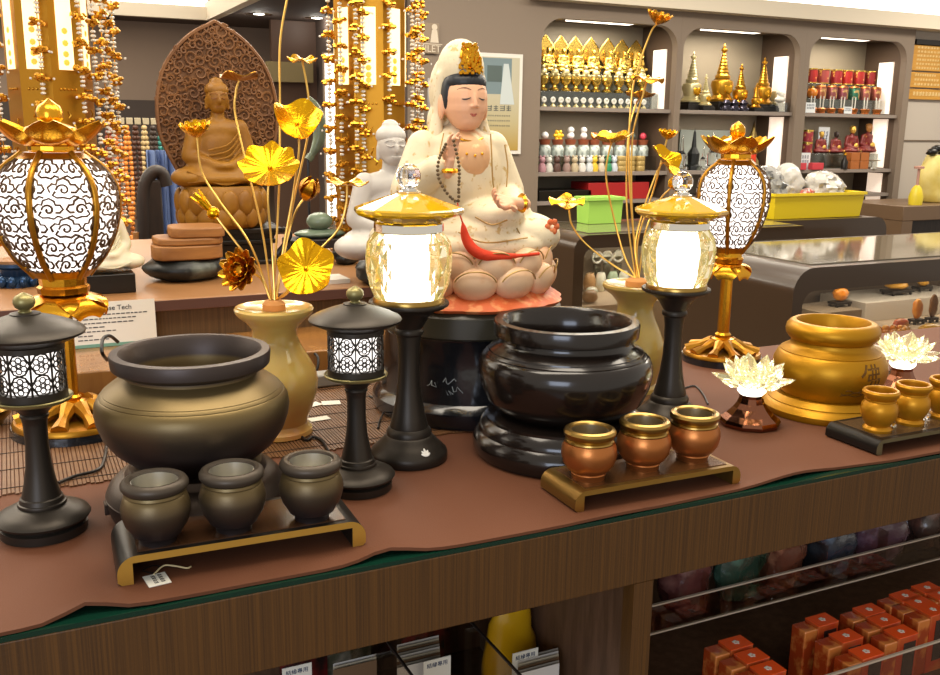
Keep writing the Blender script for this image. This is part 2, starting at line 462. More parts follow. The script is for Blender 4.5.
# ============================================================ small dark lamps with pierced drum
def small_lamp():
    L0 = on_z(44.7, 530, CT)
    t = thing('table_lamp', L0, 'dark bronze pierced drum lamp at the far left front', 'lamp')
    U = lambda it: PF(L0, it)
    base = U([(530, 40.5), (522, 41), (520.5, 37), (518, 38), (517, 43), (514.5, 44.7), (512, 43), (508, 35), (505, 27), (503.5, 23.5)])
    base = [(r, max(z, 0)) for r, z in base]; base[0] = (base[0][0], 0)
    lathe_part('base', base, lampbr, t)
    lathe_part('column', U([(504, 22.5), (502, 23), (500.5, 22.5), (500, 21), (496, 20), (495, 18.5), (480, 15), (465, 12.4), (445, 11), (425, 11.2), (417, 12.6), (416, 13.6), (414, 13.6), (413, 12.8), (409, 16), (404, 22), (401.5, 29)]), lampbr, t)
    lathe_part('tray', U([(402, 28), (400.5, 34), (399, 37), (396.5, 38), (395.5, 37), (397.5, 34), (398, 20), (398, 0)]), olive, t)
    lathe_part('light_tube', U([(397, 26), (345, 26)]), lampdiff, t)
    d = U([(397.5, 33.5), (343, 33)]); R = d[0][0]; z0, z1 = d[0][1]+.0003, d[1][1]; hh = z1-z0
    mb = MB()
    rr = lambda a, b: [(R*.93, a), (R, a), (R, b), (R*.93, b), (R*.93, a)]
    for a, b in ((z0, z0+hh*.16), (z1-hh*.1, z1)):
        mb.lathe(rr(a, b)[:-1], 48)
    a0, a1 = z0+hh*.15, z1-hh*.09; n = 10; rows = 2; ch = (a1-a0)/rows; cw = 2*PI/n
    def P(th, z): return Vector((R*.965*math.cos(th), R*.965*math.sin(th), z))
    def ring(th, z, r, k=10, wd=.0008):
        mb.tube([P(th+r/R*math.cos(2*PI*i/k), z+r*math.sin(2*PI*i/k)) for i in range(k+1)], wd, 4, cap=False)
    for i in range(n):
        th = i*cw
        for k in range(rows):
            zc = a0+ch*(k+.5)
            for q in range(6):
                aa = q*PI/3+PI/6
                ring(th+math.cos(aa)*ch*.26/R, zc+math.sin(aa)*ch*.26, ch*.13)
            ring(th, zc, ch*.09)
            for sx in (-1, 1):
                for sz in (-1, 1):
                    mb.tube([P(th+sx*cw/2, zc), P(th+sx*cw*.25, zc+sz*ch*.42), P(th, zc+sz*ch/2)], .0011, 4)
        mb.tube([P(th+cw/2, a0), P(th+cw/2, a1)], .0012, 4)
    mb.build('drum_shade', lampbr, t, angle=50)
    lathe_part('roof', U([(345, 31), (342, 36), (337, 48), (334, 54.5), (331.5, 55.5), (329, 53.5), (324, 43.5), (319, 30), (315.5, 18.5), (314, 14.5), (313, 14.5), (312.3, 12), (312, 0)]), lampbr, t)
    lathe_part('finial', U([(312.4, 6.5), (311, 6.5), (309.5, 5), (307, 8.8), (303, 10.6), (299, 10.2), (296, 8), (294, 4.5), (292.6, 1.5), (292, 0)]), olive, t, seg=24)
    return t
la = small_lamp()
lb = dup(la, on_z(357.5, 487, CT), 'dark bronze pierced drum lamp beside the yellow stone vase', scale=.955, rz=.3)

# ============================================================ crystal lamps with amber roof
def crystal_lamp():
    L0 = on_z(409, 458, CT)
    t = thing('crystal_lamp', L0, 'tall dark lamp with glowing crystal shade and amber roof by the seated goddess statue', 'lamp')
    U = lambda it: PF(L0, it)
    b = U([(458, 37), (455, 38.5), (451, 38.5), (448, 37.5), (441, 30), (436, 25), (434.5, 24), (433.5, 22.5), (430, 22.5), (427.5, 21), (426, 19.5)]); b[0] = (b[0][0], 0)
    lathe_part('base', b, lampbr, t)
    lathe_part('column', U([(426.5, 19), (424, 19), (415, 16.5), (400, 13.5), (380, 11.2), (360, 10.6), (345, 11), (335, 12.5), (333, 14.6), (331, 14.8), (329, 14.6), (327.5, 13.5), (325, 15), (315, 21), (309, 29), (306.5, 37)]), lampbr, t)
    lathe_part('saucer', U([(307, 36), (304.5, 40), (302.5, 40.5), (301, 40), (301.5, 36), (301.5, 0)]), lampbr, t)
    lathe_part('gilt_ring', U([(301.4, 36), (298, 36), (296.5, 35), (296.5, 0)]), bronze, t)
    # faceted barrel, hollow, around the bright tube
    outer = U([(296.4, 34.5), (285, 39.5), (270, 42.8), (255, 43.8), (242, 42), (231.5, 34.5)])
    inner = [(r*.80, z) for r, z in reversed(outer)]; inner = [(inner[0][0], outer[-1][1])]+inner[1:-1]+[(inner[-1][0], outer[0][1])]
    mb = MB(); pr = outer+inner
    n = len(outer); tw = [(i % 2)*.5 for i in range(n)]+[0]*len(inner)
    seg = 18; vs = []; fs = []
    for k, (r, z) in enumerate(pr):
        for i in range(seg):
            a = 2*PI*(i+tw[k])/seg; vs.append((r*math.cos(a), r*math.sin(a), z))
    m = len(pr)
    for k in range(m):
        q = (k+1) % m
        for i in range(seg):
            j = (i+1) % seg
            A, B, C_, D = k*seg+i, k*seg+j, q*seg+j, q*seg+i
            if tw[k] < tw[q]: fs += [(A, B, D), (B, C_, D)]
            else: fs += [(A, B, C_), (A, C_, D)]
    mb.add(vs, fs).build('crystal_shade', cryslit, t, flat=True)
    lathe_part('light_tube', [(r*.92, z) for r, z in U([(296.3, 25), (231.6, 25)])], lampwhite, t, seg=32)
    lathe_part('collar', U([(231.4, 34.5), (230.5, 35), (223, 35), (222, 34), (221, 30), (221, 0)]), chrome, t, seg=18, flat=True)
    lathe_part('roof', U([(220.8, 36), (219, 40), (214, 53), (211.5, 55.5), (208.5, 55.5), (207, 53.5), (198, 28), (193.5, 14), (193, 13), (193, 0)]), amber, t, seg=12, flat=True)
    lathe_part('finial_collar', U([(192.9, 12), (191, 12.5), (190, 9), (188, 9), (187.4, 0)]), chrome, t, seg=24)
    em = MB(); rb, zb = U([(445, 37)])[0]; a0 = math.atan2(-L0.y, -L0.x)+.5
    for q in range(5):
        aa = (q-2)*.5
        M = Matrix.Rotation(a0, 4, 'Z') @ Matrix.Translation((rb*.965, 0, zb-.001)) @ Matrix.Rotation(-.75, 4, 'Y') @ Matrix.Rotation(aa, 4, 'X') @ Matrix.Diagonal((.0009, .0019, .0062-.001*abs(q-2), 1))
        em.ball((0, 0, .9), 1, 8, 6, M)
    em.build('lotus_emblem', pm('emblem_white', '#e6e2d8', .4), t)
    z = U([(176, 12.8)])[0]
    MB().ball((0, 0, z[1]), z[0], 9, 7).build('crystal_ball', crystal, t, flat=True)
    return t
ca = crystal_lamp()
cb = dup(ca, on_z(668, 421, CT), 'tall dark lamp with glowing crystal shade and amber roof behind the bronze cup tray', scale=.965, rz=.2)

# ============================================================ gold cloud lanterns
def cloud_fret(mb, rad, z0, z1, a_mid, a_half, rows, wd):
    """scrolling cloud lines wrapped over a curved panel; rad(z) is the body radius"""
    hh = (z1-z0)/rows
    def line(pts, A, zc, sx):
        out = []
        for x, y in pts:
            z = zc+y*hh*.62; z = min(max(z, z0+.001), z1-.001)
            r = rad(z)*1.0
            th = A+x*sx*a_half
            lim = a_half*.9
            th = min(max(th, a_mid-lim), a_mid+lim)
            out.append((r*math.cos(th), r*math.sin(th), z))
        mb.tube(out, wd, 4)
    spiral = [(.02+(.05+.30*t)*math.cos(2.2+7.2*t), (.08+.42*t)*math.sin(2.2+7.2*t)) for t in [i/13 for i in range(14)]]
    tail = [(-.36, -.1), (-.5, -.42), (-.3, -.62), (0, -.6), (.28, -.72), (.5, -.5), (.75, -.62)]
    lobes = [(-.62, -.2), (-.72, .2), (-.5, .5), (-.3, .42), (-.22, .78), (.1, .95), (.36, .72), (.42, .42), (.66, .4), (.8, .05), (.62, -.22), (.38, -.2)]
    for k in range(rows):
        zc = z0+hh*(k+.5)
        for A, sx in (((a_mid-a_half*.48), .55), ((a_mid+a_half*.5), -.55)) if k % 2 else (((a_mid), .62), (a_mid-a_half*.95, .5), (a_mid+a_half*.95, -.5)):
            line(spiral, A, zc, sx); line(tail, A, zc, sx); line(lobes, A, zc, sx)
def petal_grid(L, wid, curl, lift, n=7, m=6, tip=.5):
    """petal growing along +x from the origin, cupped upward"""
    g = []
    for i in range(n+1):
        t = i/n; w = wid*math.sin(PI*min(1, (.12+.88*t)**tip*.98+.02))**.8 if t < 1 else wid*.04
        w = wid*(math.sin(PI*(.1+.88*t)))**.75
        row = []
        for j in range(m+1):
            s_ = -1+2*j/m
            row.append((L*t, s_*w, lift*t**1.6+curl*(s_*s_)*w))
        g.append(row)
    return g
def gold_lantern(L0, label, body, neck, foot, plate_hw, pole_hw, pole_top, pole_bot, coll, petals_top, fin, low, rot, rows):
    t = thing('gold_lantern', L0, label, 'lantern')
    U = lambda it: PF(L0, it)
    # black foot
    f = U(foot); f = [(r, max(z, 0)) for r, z in f]; f[0] = (f[0][0], 0)
    lathe_part('foot', f, plast, t)
    ztop = f[-1][1]
    # pierced gold plate: flattened dome with openings shown by spokes, ring and rosette
    R = U([(foot[-1][0], plate_hw)])[0][0]
    mb = MB(); th = R*.1
    mb.lathe([(R*.80, ztop+.0005), (R, ztop+.0005), (R, ztop+th*.5), (R*.97, ztop+th), (R*.80, ztop+th*1.1)], 48)
    zp = ztop+R*.3
    mb.lathe([(0, zp-th*.4), (R*.36, zp-th*.4), (R*.36, zp+th*.3), (R*.2, zp+th*.6), (0, zp+th*.6)], 40)
    for k in range(10):
        a = 2*PI*k/10
        pts = [(R*(.3+.6*q/6)*math.cos(a), R*(.3+.6*q/6)*math.sin(a), zp+(ztop+th*.8-zp)*(q/6)**1.3) for q in range(7)]
        mb.tube(pts, [R*.085+R*.07*abs(q/3-1) for q in range(7)], 8)
    mb.build('pierced_plate', bodyg, t)
    U2 = U([(pole_bot-3, pole_hw*1.9), (pole_bot-8, pole_hw*1.9), (pole_bot-9, pole_hw*1.3), (pole_bot-12, pole_hw*1.35), (pole_bot-14, pole_hw), (pole_top, pole_hw)])
    U2[0] = (U2[0][0], zp)
    lathe_part('pole', U2, gold, t, seg=12, angle=20)
    # lower drooping petals
    lv, lhw, lz = low
    r0, zl = U([(lv, lhw)])[0]
    mb = MB()
    for k in range(6):
        M = Matrix.Translation((0, 0, zl)) @ Matrix.Rotation(k*PI/3+rot, 4, 'Z')
        dz = U([(lz, 1)])[0][1]-zl
        g = []
        for i in range(8):
            q = i/7; w = r0*.72*math.sin(PI*(.16+.76*q))**.6
            g.append([(r0*(.18+.84*math.sin(q*PI*.56)), s_*w, dz*q**2.2+(-.10*r0)*(s_*s_)) for s_ in (-1, -.6, -.2, .2, .6, 1)])
        mb.sheet(g, r0*.05, M)
    mb.lathe([(0, zl-.0), (r0*.5, zl), (r0*.42, zl+r0*.12), (0, zl+r0*.12)], 24)
    mb.build('lower_petals', gold, t, angle=60)
    # neck, collar
    lathe_part('neck', U(neck), gold, t, seg=12, flat=True)
    # body
    prof = U(body); rs = prof
    def rad(z):
        for (r1, z1), (r2, z2) in zip(rs, rs[1:]):
            if (z1-z)*(z2-z) <= 0: return r1+(r2-r1)*((z-z1)/(z2-z1) if z2 != z1 else 0)
        return rs[-1][0]
    zs = [z for r, z in rs]; zlo, zhi = min(zs), max(zs)
    sm = []
    for i in range(25):
        z = zlo+(zhi-zlo)*i/24; sm.append((rad(z), z))
    rad_s = lambda z: sum(rad(min(max(z+d, zlo), zhi)) for d in (-.006, -.003, 0, .003, .006))/5
    lathe_part('diffuser', [(0, zlo)]+[(rad_s(z)*.955, z) for r, z in sm]+[(0, zhi)], lampdiff, t, seg=48)
    mb = MB()
    for k in range(6):
        a = k*PI/3+rot
        mb.tube([(rad_s(z)*.99*math.cos(a), rad_s(z)*.99*math.sin(a), z) for r, z in sm], rad_s((zlo+zhi)/2)*.055, 8)
    e = (zhi-zlo)*.05
    for za, zb in ((zlo, zlo+e*1.3), (zhi-e, zhi)):
        mb.lathe([(rad_s(za)*.93, za), (rad_s(za)*1.01, za), (rad_s(zb)*1.01, zb), (rad_s(zb)*.93, zb)], 48)
    mb.build('rib_cage', bodyg, t, angle=50)
    mb = MB()
    for k in range(6):
        cloud_fret(mb, lambda z: rad_s(z)*.985, zlo+e, zhi-e*.9, (k+.5)*PI/3+rot, PI/6, rows, rad_s((zlo+zhi)/2)*.021)
    mb.build('cloud_fretwork', fretm, t, angle=60)
    lathe_part('collar', U(coll), gold, t, seg=12, flat=True)
    # upper lotus crown
    (vb, hb), (vt, ht) = petals_top
    rb, zb = U([(vb, hb)])[0]; rt, zt = U([(vt, ht)])[0]
    mb = MB()
    for k in range(6):
        M = Matrix.Translation((0, 0, zb)) @ Matrix.Rotation((k+.35)*PI/3+rot, 4, 'Z')
        g = []
        for i in range(9):
            q = i/8; w = rt*.40*math.sin(PI*(.16+.80*q))**.7
            g.append([(rb*.55+(rt-rb*.55)*q, s_*w, (zt-zb)*(1.5*q**2-.5*q)+w*.45*s_*s_) for s_ in (-1, -.66, -.33, 0, .33, .66, 1)])
        mb.sheet(g, rt*.02, M)
    mb.build('crown_petals', gold, t, angle=60)
    mb = MB(); mb.lathe([(0, zb-.001), (rb*.75, zb-.001), (rb*.95, zb+(zt-zb)*.35), (rb*.8, zb+(zt-zb)*.75), (rb*.3, zb+(zt-zb)*1.0), (0, zb+(zt-zb)*1.0)], 24)
    mb.build('crown_bowl', gold, t)
    lathe_part('finial', U(fin), gold, t, seg=24)
    return t
gl = gold_lantern(on_z(75, 428, MT), 'large gold lantern with white cloud pattern panels at the left', 
    [(276, 24), (268, 32), (255, 43), (235, 53), (215, 58.5), (200, 60), (185, 58), (170, 50), (160, 39), (152, 26)],
    [(292, 24), (286, 25), (284, 22), (276, 22.5)], [(436, 57), (428, 59), (421, 58)], 57, 6.2, 300, 408,
    [(152.5, 21), (150, 22.5), (146, 22.5), (144, 20)], ((144, 30), (122, 55)), [(124, 9), (121, 10), (118, 12.5), (112, 13), (106, 10.5), (102, 5), (98.5, 1), (98, 0)], (292, 37, 312), .068, 6)
gr = gold_lantern(on_z(721, 360, CT), 'gold lantern with cloud pattern panels beside the right crystal lamp',
    [(252, 14), (245, 20), (233, 27), (218, 33), (203, 36), (190, 36.5), (180, 34.5), (170, 28.5), (164, 20), (160, 15)],
    [(262, 14), (258, 15), (256, 13), (252, 13)], [(367, 37.5), (360, 39.5), (354, 39)], 38, 6, 268, 346,
    [(160.5, 13.5), (158, 15), (154, 15), (152.5, 13)], ((153, 19), (137, 36)), [(139, 5), (136, 6), (133, 7.7), (129, 7.7), (125, 5.5), (122, 1.5), (121, 0)], (261, 20, 276), -.29, 6)

# ============================================================ incense burners
def burner(L0, name_, label, bodyp, standp, bm, inner_depth, bowlm=None):
    t = thing(name_, L0, label, 'incense burner')
    U = lambda it: PF(L0, it)
    s = U(standp); s = [(r, max(z, 0)) for r, z in s]; s[0] = (s[0][0], 0)
    sp = lathe_part('stand', s+[(0, s[-1][1])], bm, t, seg=72)
    b = U(bodyp)
    b[0] = (b[0][0], s[-1][1]+.0003)
    rim, zr = b[-1]
    bowl = [(rim*.9, zr+.0005), (rim*.86, zr-.004), (rim*.80, zr-(b[-1][1]-b[0][1])*.25), (rim*.83, zr-(b[-1][1]-b[0][1])*inner_depth*.7), (rim*.6, zr-(b[-1][1]-b[0][1])*inner_depth), (0, zr-(b[-1][1]-b[0][1])*inner_depth)]
    lathe_part('bowl', b+bowl, bowlm or bm, t, seg=72)
    return t, s, b
L1 = on_z(199, 507, CT)
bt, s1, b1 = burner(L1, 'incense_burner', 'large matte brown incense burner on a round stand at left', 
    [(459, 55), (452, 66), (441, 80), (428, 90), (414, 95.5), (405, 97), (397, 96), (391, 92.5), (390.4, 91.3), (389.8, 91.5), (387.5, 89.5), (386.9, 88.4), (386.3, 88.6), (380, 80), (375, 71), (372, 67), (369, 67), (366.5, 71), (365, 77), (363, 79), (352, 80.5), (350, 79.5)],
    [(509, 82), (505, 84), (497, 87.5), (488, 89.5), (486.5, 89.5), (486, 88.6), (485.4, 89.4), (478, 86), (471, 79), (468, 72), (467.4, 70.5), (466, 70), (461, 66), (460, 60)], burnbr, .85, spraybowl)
mb = MB()
for k in range(6):
    a = -PI/2-.5+k*PI/3
    M = Matrix.Rotation(a, 4, 'Z')
    r = s1[3][0]
    mb.add([], [])
    for dz, w, h in ((.022, .016, .004), (.017, .010, .008), (.012, .006, .006)):
        mb.box((r-.001, 0, dz), (.006, w, h), M)
mb.build('stand_relief', burnbr, bt, bevel=.001)
bt.scale = (.97, .97, 1)
L2 = on_z(562, 450, CT)
burner(L2, 'incense_burner', 'glossy black brown incense burner on a stepped stand in the middle',
    [(410, 60), (404, 70), (395, 78), (382, 84), (370, 86.5), (362, 86.5), (355, 84), (352.5, 81.5), (351.9, 80.3), (351, 80.5), (349.5, 78.5), (348.8, 77.3), (347.5, 77), (344, 71), (342, 67.5), (339, 65.5), (336, 65.5), (335, 70), (333.5, 72), (322, 73), (319.5, 72)],
    [(453, 84), (449, 86.5), (444, 89), (438, 90), (432, 88.5), (428, 85), (427, 84), (424, 84), (420, 82), (417, 79.5), (415.5, 78), (413, 78), (410.5, 72), (410, 66)], gloss, .85)
L3 = on_z(825, 409, CT)
gt, s3, b3 = burner(L3, 'incense_burner', 'matte gold incense burner with engraved writing at right',
    [(391, 44.2), (385, 48.0), (377, 52.3), (368, 54.7), (359, 53.8), (352, 50.4), (350.5, 49.0), (350, 48.0), (349.3, 48.2), (348.6, 47.0), (345, 40.3), (342.5, 38.9), (339.5, 38.9), (338, 41.3), (334, 44.2), (330, 45.1), (325.5, 44.2), (322, 41.3), (321, 39.4)],
    [(411, 60.5), (407, 61.9), (403, 61.9), (400, 59.5), (398, 57.1), (397.4, 56.0), (396.5, 56.0), (394, 53.3), (391.5, 50.4)], goldmatt, .85)
# engraved character on the burner
def wrap(vs, prof, ang0, z0, extra):
    out = []
    for p in vs:
        z = z0+p.y
        r = prof[-1][0]
        for (r1, a), (r2, b) in zip(prof, prof[1:]):
            if (a-z)*(b-z) <= 0 and a != b: r = r1+(r2-r1)*(z-a)/(b-a); break
        r += extra+p.z
        th = ang0+p.x/r
        out.append((r*math.cos(th), r*math.sin(th), z))
    return out
vs, fs = text_verts('佛', .042, .0003)
zm = PF(L3, [(366, 50)])[0][1]
vdir = math.atan2(-L3.y, -L3.x)
mb = MB().add(wrap(vs, b3, vdir+.80, zm, .0003), fs)
rnd = random.Random(3)
for k in range(9):
    pts = [Vector((.05*(q/9-.5)*rnd.uniform(.6, 1.1)-.01, -.020-k*.0012+.0022*math.sin(q*1.1+k), 0)) for q in range(10)]
    if k % 3 == 0: mb.tube(wrap(pts, b3, vdir+.66, zm, .0002), .0008, 5)
eng = pm('engraved_lines', '#6e4a16', .6, .3)
mb.build('engraving', eng, gt, flat=True)

# ============================================================ cup trays
def cup(L0, prof, mats, label, group):
    """prof rows; mats = body, rim, liner"""
    t = thing('offering_cup', L0, label, 'cup', group)
    P = PF(L0, prof['body']); P = [(r, max(z, 0)) for r, z in P]; P[0] = (P[0][0], 0)
    lathe_part('body', P+[(P[-1][0]*.8, P[-1][1]), (P[-1][0]*.7, P[0][1]+.012), (0, P[0][1]+.012)], mats[0], t)
    Rm = PF(L0, prof['rim']); lathe_part('rim', Rm, mats[1], t, ring=True)
    r0, z0 = Rm[0]; rin = Rm[-1][0]
    ri, zi = Rm[-1]
    MB().lathe([(0, P[-1][1]*.62-.001), (ri*.97, P[-1][1]*.62-.001), (ri*1.01, zi-.0005), (ri*.96, zi), (ri*.92, P[-1][1]*.62), (0, P[-1][1]*.62)], 40).build('liner', mats[2], t)
    return t
def tray(name, a, b, wdt, hgt, mats, label, cat='tray', rl=None):
    """long low table with rolled ends between front corners a and b"""
    a = Vector(a); b = Vector(b); d = (b-a); d.z = 0; Ln = d.length; rz = math.atan2(d.y, d.x)
    t = thing(name, a, label, cat, rz=rz)
    th = hgt*.25; r = hgt*.62
    prof = []
    def arc(cx, cz, rr, a0, a1, n=8): return [(cx+rr*math.cos(a0+(a1-a0)*i/n), cz+rr*math.sin(a0+(a1-a0)*i/n)) for i in range(n+1)]
    outer = [(0.004, 0)]+[(0, hgt*.12)]+arc(r, hgt-r, r, PI, PI/2)+arc(Ln-r, hgt-r, r, PI/2, 0)+[(Ln, hgt*.12), (Ln-.004, 0)]
    fw = hgt*.5
    inner = [(Ln-fw, 0), (Ln-fw, hgt-th), (fw, hgt-th), (fw, 0)]
    poly = outer+inner
    M = Matrix(((1, 0, 0, 0), (0, 0, 1, 0), (0, 1, 0, 0), (0, 0, 0, 1)))
    mb = MB(); n = len(poly)
    vs = [(x, 0, z) for x, z in poly]+[(x, wdt, z) for x, z in poly]
    mb.use(0).add(vs, [(i, (i+1) % n, n+(i+1) % n, n+i) for i in range(n)])
    mb.use(1).add(vs, [tuple(range(n)), tuple(reversed(range(n, 2*n)))])
    mb.build('table', mats[:2], t, angle=35)
    # recessed field on top
    m2 = MB().box((Ln/2, wdt/2, hgt+.0004), (Ln-2*r-.004, wdt-.016, .0008))
    m2.build('inlay', mats[2], t)
    return t, hgt+.0008, rz
tinl = pm('tray_inlay_brown', '#4a2f1c', .22, 0, coat=.4)
a1, a2 = on_z(118, 587, CT), on_z(366, 545, CT)
h1 = hz(a1.x, a1.y, 559)-CT
t1, th1, rz1 = tray('cup_tray', a1, a2, .098, h1, [traydk, trayface, tinl], 'low black tray table with gold front edge holding three dark cups')
b1_, b2_ = on_z(575, 513, CT), on_z(740, 483, CT)
h2 = hz(b1_.x, b1_.y, 493)-CT
t2, th2, rz2 = tray('cup_tray', b1_, b2_, .085, h2, [trayg, pm('tray_bronze_edge', '#b08a44', .3, .9), pm('inlay_bronze', '#6a4526', .22, .4)], 'low bronze tray table with rolled ends holding three copper cups')
c1_ = on_z(876, 456, CT); c2_ = c1_+Vector((.27, .0, 0))
h3 = hz(c1_.x, c1_.y, 441)-CT
t3, th3, rz3 = tray('cup_tray', c1_, c2_, .095, h3, [traydk, pm('tray_olive_edge', '#6b6144', .4, .5), pm('inlay_olive', '#5a4630', .25, .2)], 'low dark tray table holding gold cups at the right edge')

darkp = {'body': [(540, 18), (535, 18.5), (533, 20), (531.5, 24), (530.5, 24.5), (529, 25), (521, 30.5), (512, 33.5), (505, 34), (498, 32), (494, 30.5), (493, 29.3), (492, 30.3), (489.5, 29.5), (489, 28)],
         'rim': [(489.5, 27), (488, 31), (485, 33), (482, 33), (479, 31), (477.5, 28), (478, 24.5), (480, 23)]}
rimdk = pm('cup_rim_brown', '#4b4238', .45, .5)
zt1 = CT+th1
labs = ['matte dark cup with steel liner at the left end of the black tray', 'matte dark cup with steel liner in the middle of the black tray', 'matte dark cup with steel liner at the right end of the black tray']
cpos = [(158, 541), (234, 529), (312, 518)]
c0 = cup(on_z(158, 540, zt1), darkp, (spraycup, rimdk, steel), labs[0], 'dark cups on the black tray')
for (u, v), lb_ in zip(cpos[1:], labs[1:]): dup(c0, on_z(u, v-1, zt1), lb_)
copp = {'body': [(478, 16.5), (473, 17), (471.5, 18), (470.5, 17.5), (468, 21), (461, 26), (453, 28), (446, 27.3), (441, 25)],
        'rim': [(442, 23.5), (440, 25), (438.5, 24.5), (437.5, 23), (436.5, 23.5), (434, 26), (431, 26.5), (428.5, 25), (427.5, 22), (428.5, 19.5), (430, 19)]}
zt2 = CT+th2
labs = ['copper cup with bronze rim at the left end of the bronze tray', 'copper cup with bronze rim in the middle of the bronze tray', 'copper cup with bronze rim at the right end of the bronze tray']
c0 = cup(on_z(588, 477, zt2), copp, (copper, bronze, pm('liner_brass', '#bcb096', .36, 1)), labs[0], 'copper cups on the bronze tray')
for (u, v), lb_ in zip([(642.5, 467), (692, 458)], labs[1:]): dup(c0, on_z(u, v, zt2), lb_)
gldp = {'body': [(430, 13.5), (427.5, 14), (426, 13), (424.5, 11.5), (421, 14), (415, 17), (409, 17.8), (404, 17), (400.5, 14.5), (400, 15), (398.5, 15), (398, 14)],
        'rim': [(398.3, 14), (396, 16), (394, 17.5), (391.5, 17.8), (389.5, 16.5), (389.5, 14.5), (391, 13.8)]}
zt3 = CT+th3
labs = ['small gold cup at the left end of the dark right tray', 'small gold cup second from left on the dark right tray', 'small gold cup cut off by the right edge on its tray']
c0 = cup(on_z(877, 430, zt3), gldp, (goldcup, goldcup, goldcup), labs[0], 'gold cups on the dark tray')
for (u, v), lb_ in zip([(909.5, 423), (943, 417)], labs[1:]): dup(c0, on_z(u, v, zt3), lb_)
# small cut crystals on that tray
for (u, v), lb_ in (((890, 426), 'small clear cut crystal between the two left gold cups'), ((925, 418), 'small clear cut crystal between the two right gold cups')):
    p = on_z(u, v, zt3)
    tag(MB().lathe([(.004, 0), (.007, .003), (.008, .007), (.003, .012), (0, .012)], 6).build('cut_crystal', crystal, loc=p, flat=True), lb_, 'crystal')

# ============================================================ stone vases
va = on_z(278, 432, MT)
t = thing('stone_vase', va, 'pale yellow onyx vase holding gold lotuses at left', 'vase')
P = PF(va, [(434, 33), (431, 34.5), (427, 34), (424, 31), (421, 29.5), (415, 31), (405, 35.5), (392, 40), (380, 41.5), (368, 39), (355, 31.5), (345, 25.5), (336, 22), (328, 22.5), (321, 28), (315, 36), (311.5, 38.8), (308.5, 39.3), (306.5, 38)]); P[0] = (P[0][0], 0)
R = P[-1][0]; Z = P[-1][1]
lathe_part('vase_body', P+[(R*.93, Z), (R*.85, Z-.003), (R*.6, Z-.003), (R*.5, Z-.005), (0, Z-.005)], onyx, t, seg=64)
lathe_part('foam_plug', [(R*.30, Z-.0048), (R*.30, Z+.004), (R*.22, Z+.009), (0, Z+.010)], foam, t, seg=24)
vb = on_z(631, 389, CT)
t = thing('stone_vase', vb, 'greenish yellow onyx vase holding gold lotuses at right', 'vase')
P2 = PF(vb, [(390, 27), (388, 28), (384, 27.5), (381, 24), (372, 27), (362, 30), (350, 31), (340, 30), (328, 25), (316, 19.5), (308, 17.5), (302, 18.5), (295, 24), (290, 31), (286.5, 33.5), (284, 33.5), (283, 32.5)]); P2[0] = (P2[0][0], 0)
R2 = P2[-1][0]; Z2 = P2[-1][1]
lathe_part('vase_body', P2+[(R2*.93, Z2), (R2*.85, Z2-.003), (R2*.6, Z2-.003), (R2*.5, Z2-.005), (0, Z2-.005)], onyx2, t, seg=64)
lathe_part('foam_plug', [(R2*.34, Z2-.0048), (R2*.34, Z2+.004), (R2*.25, Z2+.008), (0, Z2+.009)], foam, t, seg=24)

# ------------------------------------------------------------ gold lotuses in the vases
def basis(n):
    n = Vector(n).normalized(); x = n.orthogonal().normalized() if abs(n.z) > .95 else Vector((0, 0, 1)).cross(n).normalized()
    return Matrix((x, n.cross(x), n)).transposed().to_4x4()
def leaf_mb(mb, R, cup_, ruff, waves, fold, M, seg=100, rings=7, th=.0012, seed=0):
    rnd = random.Random(seed); ph = rnd.uniform(0, 6)
    g = []
    for i in range(rings+1):
        t = .03+.97*i/rings; row = []
        for j in range(seg+1):
            a = 2*PI*j/seg
            rr = R*t*(1+.06*math.sin(waves*a+ph)*t+.05*math.sin(2*a+ph*2))
            z = cup_*R*t**1.7+ruff*R*t**2.5*math.sin(waves*a+ph)+fold*R*t*t*math.cos(2*a)+.022*R*math.sin(20*a+ph)*t*(1.3-t)
            row.append((rr*math.cos(a), rr*math.sin(a), z))
        g.append(row)
    mb.sheet(g, th, M); mb.ball((0, 0, .001), R*.09, 10, 6, M)
def bloom_mb(mb, R, layers, openness, M, th=.0011):
    for li in range(layers):
        n = 10 if li else 11; f = 1-li*.22
        el = (PI/2)*(openness+(1-openness)*(li/max(layers, 1)))
        for k in range(n):
            Mk = M @ Matrix.Rotation(2*PI*(k+.5*(li % 2))/n, 4, 'Z')
            g = []
            Lp = R*f
            for i in range(7):
                t = i/6; w = Lp*.26*math.sin(PI*(.14+.82*t))**.7
                e = el*(.35+.85*t); 
                x = Lp*(t*math.cos(el*t*.9)); z = Lp*(t*math.sin(el*(.35+.6*t)))
                g.append([(x-.15*w*(1-s_*s_)*math.sin(el), s_*w, z+.45*w*s_*s_*(1-.4*math.sin(el))) for s_ in (-1, -.6, -.2, .2, .6, 1)])
            mb.sheet(g, th, Mk)
    mb.lathe([(0, 0), (R*.14, R*.04), (R*.24, R*.3), (R*.2, R*.34), (0, R*.35)], 16, M)
